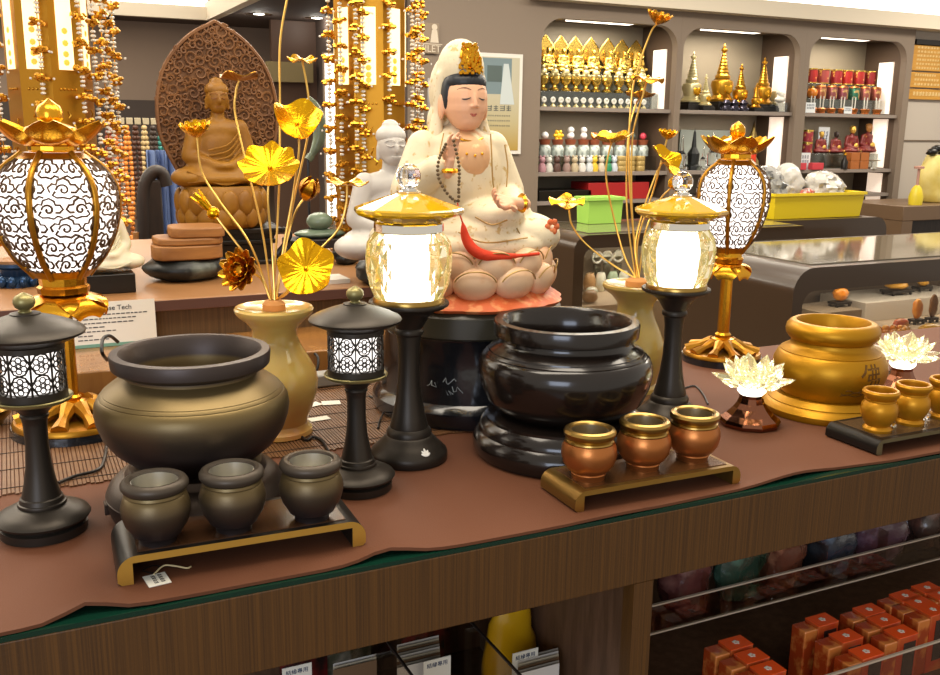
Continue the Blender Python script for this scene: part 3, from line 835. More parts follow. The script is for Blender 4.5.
def flower(name, label, cat, base, head_uvd, pts, kind, size, nrm, mat_, stem_r=.0016, seed=1, **k):
    """head at image point seen at a given distance; pts are stem way points (u, v, depth)"""
    hd = at_d(*head_uvd)
    t = thing(name, base, label, cat, k.get('group'))
    M = Matrix.Translation(hd-base) @ basis(nrm)
    mb = MB()
    if kind == 'leaf': leaf_mb(mb, size, k.get('cup', .25), k.get('ruff', .1), k.get('waves', 5), k.get('fold', 0), M, seed=seed)
    elif kind == 'bloom': bloom_mb(mb, size, k.get('layers', 3), k.get('open', .35), M)
    elif kind == 'bud':
        mb.lathe([(0, 0), (size*.5, size*.25), (size*.8, size*.8), (size*.75, size*1.4), (size*.4, size*2.0), (0, size*2.35)], 16, M)
        for q in range(5):
            Mk = M @ Matrix.Rotation(q*2*PI/5, 4, 'Z')
            g = [[(size*(.25+.72*math.sin(PI*(.1+.75*i/6))), s_*size*.5*math.sin(PI*(.15+.8*i/6)), size*2.3*i/6) for s_ in (-1, -.3, .3, 1)] for i in range(7)]
            mb.sheet(g, .0008, Mk)
    elif kind == 'pod':
        for q in range(6):
            Mk = M @ Matrix.Rotation(q*2*PI/6, 4, 'Z')
            g = [[(size*(.28+.10*i), s_*size*.34*math.sin(PI*(.2+.75*i/6)), size*.55*i) for s_ in (-1, -.3, .3, 1)] for i in range(7)]
            mb.sheet(g, .0009, Mk)
        mb.ball((0, 0, -size*.4), size*.95, 14, 10, M)
        mb.lathe([(0, 0), (size*.5, .002), (size*.7, size*1.6), (0, size*1.7)], 12, M)
    mb.build({'leaf': 'lotus_leaf', 'bloom': 'petals', 'bud': 'bud', 'pod': 'bud'}[kind], mat_, t, angle=55)
    way = [hd-base]+[at_d(*p)-base for p in pts]+[Vector((0, 0, 0))]
    MB().tube(curve(way, 8), stem_r, 8).build('stem', goldstem, t)
    return t
tc_ = va+Vector((0, 0, Z+.010)); D = depth(tc_)
tow = -ray(470, 337).normalized()
back_ = Vector((0, 0, 1))
rgt = CM @ Vector((1, 0, 0))
def nv(r, u, t_): return rgt*r+Vector((0, 0, 1))*u+tow*t_     # right, up, towards the camera
k_ = D/F
off = lambda dx, dy=0: tc_+Vector((dx*.004, dy*.004, 0))
G = 'gold lotuses in the left vase'
flower('gold_lotus', 'gold lotus bloom with open petals at the upper left of the left vase', 'flower', off(-1), (197, 137, D+.03), [(202, 172, D+.03), (220, 202, D+.02), (250, 244, D)], 'bloom', 21*k_, nv(-.05, 1, .25), goldleaf, layers=4, open=.5, group=G)
flower('gold_lotus_leaf', 'small dark gold curled leaf in front of the wooden figure', 'leaf', off(-.5, 1), (239, 80, D+.05), [(236, 92, D+.05), (235, 112, D+.05), (243, 150, D+.04), (262, 230, D+.02)], 'leaf', 19*k_, nv(-.05, 1, -.08), pm('gold_dark', '#a9772c', .3, 1), cup=.25, ruff=.13, waves=4, seed=4, group=G)
flower('gold_lotus_leaf', 'small flat gold leaf highest beside the long bare stem', 'leaf', off(.6, 1), (302, 60, D+.05), [(306, 80, D+.05), (309, 105, D+.05), (308, 135, D+.04), (296, 190, D+.03), (284, 250, D+.01)], 'leaf', 15*k_, nv(.05, 1, .22), goldleaf, cup=.1, ruff=.16, seed=9, group=G)
flower('gold_lotus_leaf', 'folded gold leaf shaped like a fan above the round leaf', 'leaf', off(.8), (297, 124, D), [(299, 150, D), (293, 195, D), (283, 250, D)], 'leaf', 23*k_, nv(.25, .55, .85), goldleaf, cup=.55, ruff=.14, waves=4, fold=.28, seed=12, group=G)
flower('gold_lotus_leaf', 'large round bright gold leaf facing the viewer above the left vase', 'leaf', off(.1, -1), (270, 168, D-.04), [(268, 200, D-.03), (272, 250, D-.01)], 'leaf', 28*k_, nv(-.02, .62, .78), goldleaf, cup=.2, ruff=.07, waves=8, seed=3, group=G)
flower('gold_lotus_bud', 'round gold bud on a bent stem beside the round leaf', 'flower', off(.7, -.5), (305, 198, D-.01), [(298, 207, D-.01), (290, 228, D), (283, 260, D)], 'bud', 9.5*k_, nv(.45, .8, .3), goldrich, group=G)
flower('gold_lotus_leaf', 'wavy gold leaf at the right of the left vase in front of the white figure', 'leaf', off(1.1), (347, 184, D+.02), [(346, 205, D+.02), (338, 230, D+.02), (318, 252, D+.01), (290, 290, D)], 'leaf', 20*k_, nv(.05, 1, .05), goldleaf, cup=.12, ruff=.12, waves=5, seed=7, group=G)
flower('gold_lotus_bud', 'bright gold seed pod pointing to the upper left over the dark stand', 'flower', off(-1.2), (211, 211, D-.03), [(220, 222, D-.03), (240, 248, D-.02), (260, 272, D-.01)], 'pod', 7*k_, nv(-.7, .8, .1), goldleaf, group=G)
flower('gold_lotus', 'reddish gold lotus bloom facing the viewer low at left of the left vase', 'flower', off(-1.3, -.6), (242, 271, D-.03), [(252, 273, D-.02), (262, 280, D-.01)], 'bloom', 23*k_, nv(-.35, .1, .95), goldrich, layers=3, open=.28, group=G)
flower('gold_lotus_leaf', 'bright gold leaf facing the viewer low at right of the left vase', 'leaf', off(1.2, -.8), (306, 269, D-.05), [(298, 280, D-.02), (286, 292, D-.01)], 'leaf', 27*k_, nv(.15, .35, .95), goldleaf, cup=.2, ruff=.1, waves=5, seed=15, group=G)
flower('gold_lotus_leaf', 'gold leaf on the tallest stem rising out of the picture', 'leaf', off(-.1, .5), (293, -22, D+.04), [(287, 0, D+.04), (280, 45, D+.04), (280, 110, D+.03), (279, 190, D+.01)], 'leaf', 16*k_, nv(0, 1, .1), goldleaf, cup=.2, ruff=.1, seed=20, group=G)
tc_ = vb+Vector((0, 0, Z2+.009)); D = depth(tc_); k_ = D/F
G = 'gold lotuses in the right vase'
flower('gold_lotus', 'gold lotus bloom on the tallest stem of the right vase', 'flower', off(.5, .5), (657, 24, D+.03), [(651, 32, D+.03), (640, 62, D+.03), (632, 95, D+.02), (629, 170, D+.01)], 'bloom', 17*k_, nv(.25, 1, .3), goldrich, layers=4, open=.5, group=G)
flower('gold_lotus_leaf', 'thin folded gold leaf below the tallest bloom at right', 'leaf', off(.8, .2), (648, 77, D-.01), [(645, 88, D-.01), (636, 120, D-.01), (632, 145, D), (632, 210, D)], 'leaf', 17*k_, nv(.1, 1, .12), goldleaf, cup=-.1, ruff=.17, waves=4, seed=33, group=G)
flower('gold_lotus_leaf', 'shallow dark gold leaf seen from below among the gilt figures', 'leaf', off(-.2, .8), (640, 97, D+.06), [(634, 110, D+.05), (628, 140, D+.04), (627, 210, D+.02)], 'leaf', 15*k_, nv(.05, 1, -.12), goldrich, cup=.22, ruff=.06, seed=35, group=G)
flower('gold_lotus_leaf', 'wide gold leaf with ribbed rim in front of the shelf of jars', 'leaf', off(-.6), (612, 142, D-.02), [(609, 152, D-.02), (606, 175, D-.02), (612, 210, D-.01), (624, 255, D)], 'leaf', 20*k_, nv(-.05, 1, .12), goldleaf, cup=.38, ruff=.08, waves=6, seed=37, group=G)
flower('gold_lotus', 'gold lotus bloom just left of the right gold lantern', 'flower', off(.9), (667, 139, D+.03), [(664, 150, D+.03), (655, 185, D+.02), (638, 240, D+.01)], 'bloom', 12.5*k_, nv(.1, 1, .2), goldleaf, layers=4, open=.52, group=G)
flower('gold_lotus_leaf', 'gold leaf tipped toward the right crystal lamp roof', 'leaf', off(.9, -.5), (664, 161, D-.02), [(657, 172, D-.02), (645, 205, D-.01), (635, 245, D)], 'leaf', 18*k_, nv(.55, .55, .45), goldleaf, cup=.3, ruff=.1, fold=.2, seed=41, group=G)
flower('gold_lotus_leaf', 'small ruffled gold leaf on a long stem reaching left beside the lotus throne', 'leaf', off(-1), (567, 202, D-.02), [(569, 210, D-.02), (572, 225, D-.02), (585, 243, D-.01), (610, 263, D)], 'leaf', 18*k_, nv(-.03, 1, .25), goldleaf, cup=.05, ruff=.14, waves=5, seed=43, group=G)
flower('gold_lotus_bud', 'small gold bud half hidden behind the right crystal lamp ball', 'flower', off(1.1, .2), (671, 188, D+.03), [(660, 200, D+.02), (646, 230, D+.01)], 'bud', 6*k_, nv(.5, .8, 0), goldleaf, group=G)
# ============================================================ crystal lotus lamps
def crystal_lotus():
    L0 = on_z(749, 424, CT)
    t = thing('crystal_lotus_lamp', L0, 'glowing crystal lotus on a bronze foot left of the gold burner', 'lamp')
    U = lambda it: PF(L0, it)
    rosy = pm('rose_bronze_mirror', '#8a5a44', .12, 1)
    b = U([(426, 27), (423, 30), (420, 30.5), (417, 29), (413, 23), (407, 17), (402, 13.5), (397, 11.5), (394, 11.5)]); b[0] = (b[0][0], 0)
    lathe_part('foot', b, rosy, t, seg=10, flat=True)
    c = U([(394, 11), (391, 14), (388, 14), (383, 11), (380, 0)])
    lathe_part('glow_core', c, lotusglow, t, seg=16)
    r0 = U([(381, 13)])[0]
    def ring(n, L, wid, el, off, zo, name):
        mb = MB()
        for k in range(n):
            M = Matrix.Translation((0, 0, r0[1]+zo)) @ Matrix.Rotation(2*PI*k/n+off, 4, 'Z') @ Matrix.Translation((r0[0]*.75, 0, 0)) @ Matrix.Rotation(-el, 4, 'Y')
            # cut crystal petal: elongated faceted gem
            pts = [(0, 0), (.2*L, wid*.75), (.5*L, wid), (.8*L, wid*.6), (L, 0)]
            vs = [(0, 0, 0)]; 
            for x, w in pts[1:-1]: vs += [(x, -w, 0), (x, -w*.4, w*.42), (x, w*.4, w*.42), (x, w, 0), (x, 0, -w*.45)]
            vs.append((L, 0, 0)); e = len(vs)-1; fs = []
            for q in range(5):
                p_ = (q+1) % 5
                fs.append((0, 1+p_, 1+q)); fs.append((e, 11+q, 11+p_))
                for s_ in range(2): fs.append((1+s_*5+q, 1+s_*5+p_, 6+s_*5+p_, 6+s_*5+q))
            mb.add(vs, fs, M)
        mb.build(name, petlit, t, flat=True)
    s_ = r0[0]/13
    ring(8, 32*s_, 10*s_, .28, 0, -.006, 'outer_petals')
    ring(8, 31*s_, 10*s_, .80, .39, -.005, 'middle_petals')
    ring(6, 29*s_, 9.5*s_, 1.25, .1, -.004, 'inner_petals')
    return t
cl = crystal_lotus()
dup(cl, on_z(899, 394, CT), 'glowing crystal lotus behind the small gold cups', rz=.25)

# ============================================================ goddess statue on its pedestal
PD = on_z(468, 402, MT)
t = thing('round_pedestal', PD, 'black round pedestal in clear wrap under the seated goddess', 'pedestal')
P = PF(PD, [(402, 92), (396, 95), (388, 95), (384, 92), (381, 88), (350, 87), (325, 87), (322, 89), (320, 91), (302, 91), (298, 88), (297, 86)]); P[0] = (P[0][0], 0)
lathe_part('drum', P[:8], plast, t, seg=64)
lathe_part('top_disc', [(P[7][0], P[7][1]+.0002)]+P[8:], pm('dark_green_brown', '#3a3528', .3), t, seg=64)
gl1 = MB()
rnd = random.Random(5)
for k in range(4):
    a = -PI/2-.75+rnd.uniform(-.15, .15); z0 = P[5][1]*rnd.uniform(.8, 1.2)
    pts = [((P[5][0]+.0008)*math.cos(a+q*.03*rnd.uniform(.3, 1)), (P[5][0]+.0008)*math.sin(a+q*.03), .055+.005*math.sin(q*1.9+k*2)+k*.006) for q in range(6)]
    gl1.tube(pts, .0006, 4)
gl1.build('wrap_creases', pm('wrap_glint', '#9aa0a0', .2), t)
PT = PD+Vector((0, 0, P[-1][1]))
d0 = depth(PT); s = d0/F
st = thing('goddess_statue', PT, 'seated goddess figurine in cream robe and hood on a lotus throne', 'statue')
def GV(u, v, y=0):
    """row/column reading on the figure, y units in front of (-) its axis"""
    return Vector(((u-466+.43*y)/.9*s, y*s, ((297-v)*1.015-y*.9*(v-118)/950)*s))
FX = -12
def E_(x, y, z, rx, ry, rz_, rot=None):
    e = ('e', Vector((x+FX, y, z))*s, (rx*s, ry*s, rz_*s))
    return e+((rot,) if rot else ())
def C_(a, b, r1, r2): return ('c', (Vector(a)+Vector((FX, 0, 0)))*s, (Vector(b)+Vector((FX, 0, 0)))*s, r1*s, r2*s)
# throne
nW = 96
mb = MB()
pr = [(88, 0), (90, 3), (84, 7), (78, 11), (72, 16), (0, 16)]
vs = []
mb.lathe([(r*s, z*s) for r, z in pr], 96)
for i, p in enumerate(mb.v):
    r = math.hypot(p.x, p.y); a = math.atan2(p.y, p.x)
    if r > 1e-5: k = 1+.035*abs(math.sin(a*6))*(1 if p.z < 15*s else .3); mb.v[i] = Vector((p.x*k, p.y*k, p.z))
mb.build('throne_foot', orangeb, st, angle=60)
mb = MB()
for k in range(12):
    a = k*PI/6+.1
    for q in (-1, 1):
        pts = [((86-17*t_)*1.02*math.cos(a+q*.20*math.sin(t_*PI)) *s, (86-17*t_)*1.02*math.sin(a+q*.20*math.sin(t_*PI))*s, (3+12*t_)*s) for t_ in [i/8 for i in range(9)]]
        mb.tube(pts, .0013, 5)
        mb.tube([(p_[0]*.97+.0, p_[1]*.97, p_[2]+.0035) for p_ in pts], .0011, 5)
mb.build('foot_scrolls', pm('pale_orange_line', '#e3a273', .5), st)
lathe_part('lotus_core', [(68*s, 16.1*s), (76*s, 24*s), (78*s, 34*s), (72*s, 46*s), (0, 50*s)], petalm, st)
def round_petal(mb, a, r, z, w, h, tilt):
    M = Matrix.Rotation(a, 4, 'Z') @ Matrix.Translation((r*s, 0, z*s)) @ Matrix.Rotation(tilt, 4, 'Y')
    T = M @ Matrix.Diagonal((w*.6*s, w*s, h*s, 1))
    mb.use(0).ball((0, 0, 0), 1, 18, 12, T)
    pts = [(w*.2*math.sin(PI*.5)*0+w*.46*s*(1-abs(q/9-1)*.3), w*.93*s*math.sin((q/9-1)*1.25), h*.99*s*math.cos((q/9-1)*1.25)) for q in range(19)]
    mb.use(1).tube(pts, .0011, 5, M)
mb = MB()
for k in range(12): round_petal(mb, k*PI/6+PI/12-.12, 74, 25, 21.5, 16.5, .25)
mb.build('lower_petals', [petalm, petaledge], st, angle=60)
mb = MB()
for k in range(12): round_petal(mb, k*PI/6-.12, 70, 40, 20.5, 16, .12)
mb.build('upper_petals', [petalm, petaledge], st, angle=60)
# robe and body
body = [E_(0, -2, 66, 84, 54, 24), E_(64, -16, 62, 36, 36, 23), E_(-62, -16, 62, 36, 36, 23), E_(20, -40, 56, 54, 22, 14), E_(-20, -40, 56, 54, 22, 14),
        E_(0, 4, 118, 46, 34, 52), E_(0, 5, 150, 43, 24, 15),
        C_((36, 5, 146), (50, 0, 104), 17, 19), C_((-36, 5, 146), (-50, 0, 108), 17, 20),
        C_((53, 0, 100), (36, -40, 92), 17, 10), E_(20, -30, 84, 34, 26, 16), C_((-53, 0, 106), (-40, -34, 128), 18, 13),
        C_((-50, -8, 100), (-54, -20, 80), 16, 12), C_((50, -10, 96), (58, -20, 80), 15, 12),
        C_((0, 3, 152), (0, 1, 172), 13, 11)]
put('robe', blob_mesh('robe', body, .0032, ivory, 3), st)
chest = [E_(2, -3, 136, 26, 30, 30), E_(0, -8, 152, 17, 14, 10)]
put('underrobe', blob_mesh('underrobe', chest, .0028, peach, 3), st)
# hanging robe borders and folds
mb = MB()
def surf(u, v, y): return GV(u, v, y)
for pts in ([(484, 140, -20), (485, 160, -34), (486, 180, -38), (488, 196, -42)], [(440, 140, -18), (437, 160, -34), (440, 178, -38)],
            [(498, 150, -16), (501, 170, -22), (500, 190, -30)], [(510, 230, -48), (514, 240, -50), (512, 252, -52)],
            [(470, 218, -58), (485, 226, -60), (500, 222, -60)], [(455, 232, -56), (480, 243, -62), (520, 240, -58)], [(540, 232, -46), (530, 248, -52), (505, 256, -58)]):
    mb.tube(curve([surf(*p) for p in pts], 5), .0012, 5)
mb.build('gilt_borders', petaledge, st)
mb = MB()
fl = GV(544, 230, -44)
for q in range(6): mb.ball(fl+Vector((.004*0+math.cos(q*PI/3)*5*s, -.004, math.sin(q*PI/3)*5*s)), (3.4*s, 2*s, 3.4*s), 8, 6)
mb.build('knee_flower', orangeb, st)
# hood
hood = [E_(0, 14, 199, 25.5, 23, 38), E_(0, 1, 218, 22.5, 24, 29), C_((-20, 0, 212), (-23, 2, 178), 6, 5.5), C_((-23, 2, 178), (-28, -2, 148), 5.5, 8), C_((20, 0, 212), (22, 2, 178), 5.5, 5), C_((22, 2, 178), (27, -2, 148), 5, 8), E_(0, 16, 170, 28, 14, 28)]
put('hood', blob_mesh('hood', hood, .003, ivory, 3), st)
put('hair', blob_mesh('hair', [E_(0, -7, 206.5, 21.3, 22.3, 12.5), E_(-19.5, -8, 195, 3.5, 8, 15), E_(19.5, -8, 196, 3, 7, 12)], .002, hairm, 3), st)
hd = [E_(0, -9, 192, 21.5, 22.5, 26), E_(0, -10.5, 185, 20.6, 20.5, 20), E_(0, -12, 179, 18, 17.6, 16), E_(0, -14, 173, 14.5, 14.5, 11), C_((0, -30.6, 195), (0, -32.5, 185.5), 1.7, 2.2), E_(-2.4, -31, 184.6, 1.8, 1.8, 1.5), E_(2.4, -31, 184.6, 1.8, 1.8, 1.5), C_((0, 1, 150), (0, -2, 174), 11, 11),
      E_(-22.5, -5, 184, 3, 5, 12), E_(22.5, -5, 184, 3, 5, 12)]
put('head', blob_mesh('head', hd, .0015, skin, 4), st)
mb = MB()
for q in (-1, 1):
    mb.tube([((FX+q*(4+1.5*i))*s, (-31.6+.035*(4+1.5*i)**2)*s, (192.5-.5*math.sin(PI*i/7)*3.2)*s) for i in range(8)], [.0004+.0009*math.sin(PI*i/7) for i in range(8)], 6)
mb.build('eyelids', hairm, st)
mb = MB()
for q in (-1, 1):
    mb.tube([((FX+q*(3.5+1.6*i))*s, (-30.6+.034*(3.5+1.6*i)**2)*s, (199.5+1.9*math.sin(PI*i/7))*s) for i in range(8)], .0005, 6)
mb.build('eyebrows', browm, st)
mb = MB(); mb.ball(Vector((FX-1.7, -28.6, 177.8))*s, (2.3*s, 1.3*s, .9*s), 10, 6); mb.ball(Vector((FX+1.7, -28.6, 177.8))*s, (2.3*s, 1.3*s, .9*s), 10, 6); mb.ball(Vector((FX, -28.5, 176.4))*s, (2.8*s, 1.4*s, 1.0*s), 10, 6)
mb.build('lips', lipm, st)
mb = MB(); rnd = random.Random(11)
for k in range(150):
    a = rnd.uniform(-1, 1); h = rnd.uniform(0, 1)
    w = 12*(1-.45*h*h)
    mb.ball(Vector((FX+a*w, -23-5*(1-a*a)+6*h, 214+27*h))*s, rnd.uniform(1.1, 2.2)*s, 6, 4)
mb.ball(Vector((FX, -17, 227))*s, (10*s, 8.5*s, 14*s), 14, 10)
mb.build('crown', gold, st)
mb = MB(); mb.tube(curve([Vector((FX+x, -22-4*(1-(x/13)**2), 156-3*(1-(x/13)**2)))*s for x in (-13, -7, 0, 7, 13)], 5), .0016, 6)
for x in (-8, 0, 8): mb.ball(Vector((FX+x, -33+abs(x)*.15, 140+abs(x)*.2))*s, 1.4*s, 8, 6)
mb.build('necklace', gold, st)
# hands : palm with five separate fingers
def hand(name, wrist, direction, palm_n, fsize, curls):
    d = Vector(direction).normalized(); n = Vector(palm_n); n = (n-d*n.dot(d)).normalized(); sd = d.cross(n)
    w = Vector(wrist); L = fsize
    pr_ = [('c', w-d*L*.6, w+d*L*.2, L*.30, L*.30)]
    for q in range(5): pr_.append(('c', w+d*L*.1, w+d*L*.95+sd*(q-2)*L*.17, L*.22, L*.17))
    mbm = pr_
    for q in range(4):
        base = w+d*L*1.0+sd*(q-1.5)*L*.24; ln = L*(.92, 1.05, .98, .78)[q]; c = curls[q]
        p = base; ang = c*.4
        for k in range(3):
            dd = (d*math.cos(ang)+n*math.sin(ang)); p2 = p+dd*ln*(.42, .33, .25)[k]
            mbm.append(('c', p, p2, L*.115*(1-.1*k), L*.105*(1-.12*k))); p = p2; ang += c
    th0 = w+d*L*.35+sd*L*-.42; t1 = th0+(d*.6-sd*.5+n*.4).normalized()*L*.42; t2 = t1+(d*.9+n*.45).normalized()*L*.38
    mbm += [('c', th0, t1, L*.15, L*.125), ('c', t1, t2, L*.12, L*.10)]
    put(name, blob_mesh(name, mbm, .0012, skin, 1), st)
hand('raised_hand', GV(446, 168, -46), (.12, -.1, 1), (.2, -1, 0), 15*s, (.35, .7, .25, .2))
hand('resting_hand', GV(508, 206, -60), (-.95, -.25, .10), (0, -.7, .8), 19*s, (.45, .5, .55, .6))
mb = MB(); mb.lathe([(8*s, -2*s), (9.5*s, 0), (8*s, 2*s)], 20, Matrix.Translation(GV(446, 174, -44)))
mb.lathe([(8*s, -2*s), (9.5*s, 0), (8*s, 2*s)], 20, Matrix.Translation(GV(514, 206, -56)) @ Matrix.Rotation(PI/2, 4, 'Y'))
mb.build('bracelets', gold, st)
loop = curve([GV(443, 150, -56), GV(437, 165, -60), GV(437, 180, -62), GV(444, 194, -64), GV(454, 203, -66), GV(455, 190, -66), GV(455, 170, -63), GV(450, 147, -60)], 12)
acc = 0; mb = MB(); last = None
for p in loop:
    if last is None or (p-last).length > 2.7*s: mb.ball(p, 1.6*s, 8, 6); last = p
mb.build('prayer_beads', beadm, st)
tp = curve([GV(454, 204, -66), GV(456, 214, -68), GV(459, 224, -68), GV(462, 238, -68), GV(470, 250, -72), GV(484, 256, -76), GV(506, 257, -78), GV(530, 256, -76)], 6)
nT = len(tp)
rr = []
for i in range(nT):
    q = i/(nT-1)
    rr.append((.7 if q < .28 else .7+4.6*math.sin(PI*min(1, (q-.28)/.62))**.6 if q < .9 else 1.6)*s)
MB().tube(tp, rr, 10).build('tassel', redm, st, angle=70)

# ============================================================ things behind: back riser counter
BZ = hz(.16, YBC-.015, 303)
t = thing('back_counter', (.2, YBC, 0), 'low wooden counter with tan top behind the lamps carrying the carved figure', 'counter')
bx0, bx1 = -1.1, max(on_z(425, 284, BZ).x, on_y(318, 180, 2.55).x+.03)
W(MB().box2((bx0, YBC, .0), (bx1, 2.80, BZ-.022)), 'front_panel', backface, t)
W(MB().box2((bx0, YBC-.015, BZ-.022), (bx1, 2.82, BZ)), 'worktop', backtop, t, bevel=.004)
W(MB().box2((bx0, YBC-.018, BZ-.02), (bx1, YBC-.0151, BZ-.001)), 'edge_strip', pm('edge_dark_red', '#5a3d34', .4), t)
# glossy tan wooden step on the front counter, behind the mat
ys0 = hz and on_z(315, 351, CT+zst).y
t = thing('wooden_step', (.2, ys0, CT), 'glossy tan wooden step standing behind the bamboo mat', 'riser')
xs1 = on_z(372, 384, CT).x
W(MB().box2((-.55, ys0, CT+.0037), (xs1, YBC-.001, CT+zst)), 'step', boxwood, t, bevel=.003)
# instruction sheet leaning on the back counter
ps = on_z(128, 340, CT+zst); wA = (on_z(157, 335, CT+zst)-on_z(76, 344, CT+zst)).length
zA = BZ-CT-zst-.003
t = thing('info_sheet', (on_z(116, 338, CT+zst).x, YBC-.030, CT+zst+.0005), 'white printed sheet leaning against the back counter beside the gold lantern', 'sign')
lean = -.09
M = Matrix.Rotation(lean, 4, 'X') @ FRONT
mb = MB(); Hs = .082
M = Matrix.Translation((0, -.006, 0)) @ M
mb.use(0).prism([(-.115, 0), (.066, 0), (.066, Hs), (-.115, Hs)], 0, .0008, M)
mb.use(1).prism([(-.115, 0), (.066, 0), (.066, .006), (-.115, .006)], .0008, .0014, M)
mb.build('sheet', [paper, pm('green_band', '#6f9a86', .5)], t, flat=True)
vs, fs = text_verts('Incense Tech', .0125, .0003)
mb = MB().add(vs, fs, M @ Matrix.Translation((-.008, Hs-.012, .0011)))
rnd = random.Random(2)
for k, (a, b) in enumerate(((-.07, .05), (-.07, .03), (-.07, .02), (-.07, -.03), (-.07, -.01), (-.07, -.05), (-.07, -.02))):
    y = Hs-.024-k*.0075; x = a
    while x < b:
        w = rnd.uniform(.003, .009); mb.prism([(x, y), (x+w, y), (x+w, y+.0018), (x, y+.0018)], .0008, .0013, M); x += w+.002
mb.build('print', ink, t, flat=True)

def organic(prims, sc, vox, m, sm=3): 
    pp = []
    for p in prims:
        if p[0] == 'e': pp.append(('e', Vector(p[1])*sc, tuple(x*sc for x in p[2]))+p[3:])
        else: pp.append(('c', Vector(p[1])*sc, Vector(p[2])*sc)+tuple(x*sc for x in p[3:]))
    return blob_mesh('figure', pp, vox, m, sm)
BUD = [('e', (0, .0, .13), (.36, .24, .12)), ('e', (.27, -.07, .10), (.17, .16, .09)), ('e', (-.27, -.07, .10), (.17, .16, .09)), ('e', (0, -.17, .09), (.24, .10, .06)),
       ('e', (0, .03, .36), (.19, .13, .24)), ('e', (0, .03, .50), (.25, .115, .11)), ('c', (.19, .02, .525), (.26, .0, .30), .075, .07), ('c', (-.19, .02, .525), (-.26, .0, .30), .075, .07),
       ('c', (.27, 0, .28), (.06, -.19, .20), .062, .045), ('c', (-.27, 0, .28), (-.06, -.19, .20), .062, .045), ('e', (0, -.2, .2), (.1, .06, .04)),
       ('c', (0, .02, .56), (0, .01, .68), .065, .06)]
BHEAD = [('e', (0, 0, .775), (.098, .108, .125)), ('e', (0, -.02, .70), (.07, .075, .06)), ('e', (0, -.108, .755), (.014, .02, .035)), ('c', (.098, .005, .77), (.096, .005, .69), .011, .014), ('c', (-.098, .005, .77), (-.096, .005, .69), .011, .014)]
BHAIR = [('e', (0, .012, .845), (.105, .108, .075)), ('e', (0, .02, .91), (.058, .062, .045))]
def buddha(t, sc, m, vox, hm=None, detail=True):
    put('body', organic(BUD, sc, vox, m), t)
    put('head', organic(BHEAD, sc, vox*.6, m, 2), t)
    put('hair', organic(BHAIR, sc, vox*.6, hm or m, 2), t)
    if detail:
        mb = MB()
        for q in (-1, 1):
            mb.tube([((q*(.02+.045*i/6))*sc, (-.107+.03*(i/6)**2)*sc, (.782-.008*math.sin(PI*i/6))*sc) for i in range(7)], .004*sc+.0003, 5)
            mb.tube([((q*(.012+.06*i/6))*sc, (-.110+.035*(i/6)**2)*sc, (.805+.012*math.sin(PI*i/6))*sc) for i in range(7)], .0035*sc, 5)
        mb.tube([((-.035+.07*i/6)*sc, (-.100-.006*math.sin(PI*i/6))*sc, (.706-.004*math.sin(PI*i/6))*sc) for i in range(7)], .005*sc, 5)
        mb.build('face_lines', hm or m, t)
        mb = MB()
        for k in range(4):
            mb.tube(curve([(.16*sc, -.10*sc, (.50-.05*k)*sc), (.05*sc, -(.135+.01*k)*sc, (.40-.06*k)*sc), (-.10*sc, -(.13+.01*k)*sc, (.34-.045*k)*sc)], 6), .008*sc, 6)
        for k in range(4):
            mb.tube(curve([(-.30*sc, -(.19)*sc, (.07+.02*k)*sc), (0, -(.235+.01*k)*sc, (.10-.012*k)*sc), (.30*sc, -.19*sc, (.07+.02*k)*sc)], 6), .008*sc, 6)
        mb.build('robe_folds', m, t)
# carved wooden figure with halo
wb = on_z(222, 262, BZ+.0)
base_z = None
t = thing('carved_stand', wb, 'dark carved scroll legged stand under the wooden figure', 'stand')
sc_ = depth(wb)/F
top_h = hz(wb.x, wb.y, 226)-BZ
mb = MB(); Wd = 46*sc_
mb.box((.02, 0, top_h-.006), (Wd*2, .16, .012)); mb.box((.02, 0, top_h*.62), (Wd*1.8, .14, .010)); mb.box((.02, 0, .005), (Wd*1.9, .15, .010)); mb.box((.02, 0, top_h*.8), (Wd*1.7, .12, top_h*.3)); mb.box((.02, 0, top_h*.3), (Wd*1.6, .11, top_h*.5))
mb.build('frame', blackw, t, bevel=.002)
for q, fy in ((-1, -.07), (1, -.07), (-1, .07), (1, .07)):
    x0 = .02+q*Wd
    MB().tube(curve([(x0-q*.0, fy, top_h-.004), (x0+q*.018, fy, top_h*.8), (x0+q*.004, fy, top_h*.5), (x0-q*.012, fy, top_h*.25), (x0+q*.008, fy, .008)], 6), .007, 8).build('scroll_leg', blackw, t)
wf = Vector((wb.x+.005, wb.y, BZ+top_h))
t = thing('wooden_buddha', wf, 'carved light wood seated figure before a pointed openwork halo', 'statue')
scb = (depth(wf)/F)
hh = 150*scb
lathe_part('lotus_seat', [(.23*hh, .0), (.27*hh, .03*hh), (.285*hh, .11*hh), (.28*hh, .2*hh), (.25*hh, .27*hh), (0, .27*hh)], carved, t, seg=40)
mb = MB()
for k in range(16):
    M = Matrix.Rotation(k*PI/8, 4, 'Z') @ Matrix.Translation((.27*hh, 0, .17*hh)) @ Matrix.Diagonal((.035*hh, .058*hh, .085*hh, 1))
    mb.ball((0, 0, 0), 1, 12, 8, M)
    M = Matrix.Rotation((k+.5)*PI/8, 4, 'Z') @ Matrix.Translation((.262*hh, 0, .075*hh)) @ Matrix.Diagonal((.035*hh, .058*hh, .07*hh, 1))
    mb.ball((0, 0, 0), 1, 12, 8, M)
mb.build('seat_petals', carved, t)
put('body', organic([(p[0], (p[1][0], p[1][1], p[1][2]+.34))+p[2:] if p[0] == 'e' else (p[0], (p[1][0], p[1][1], p[1][2]+.34), (p[2][0], p[2][1], p[2][2]+.34))+p[3:] for p in BUD], hh*.74, .004, carved), t)
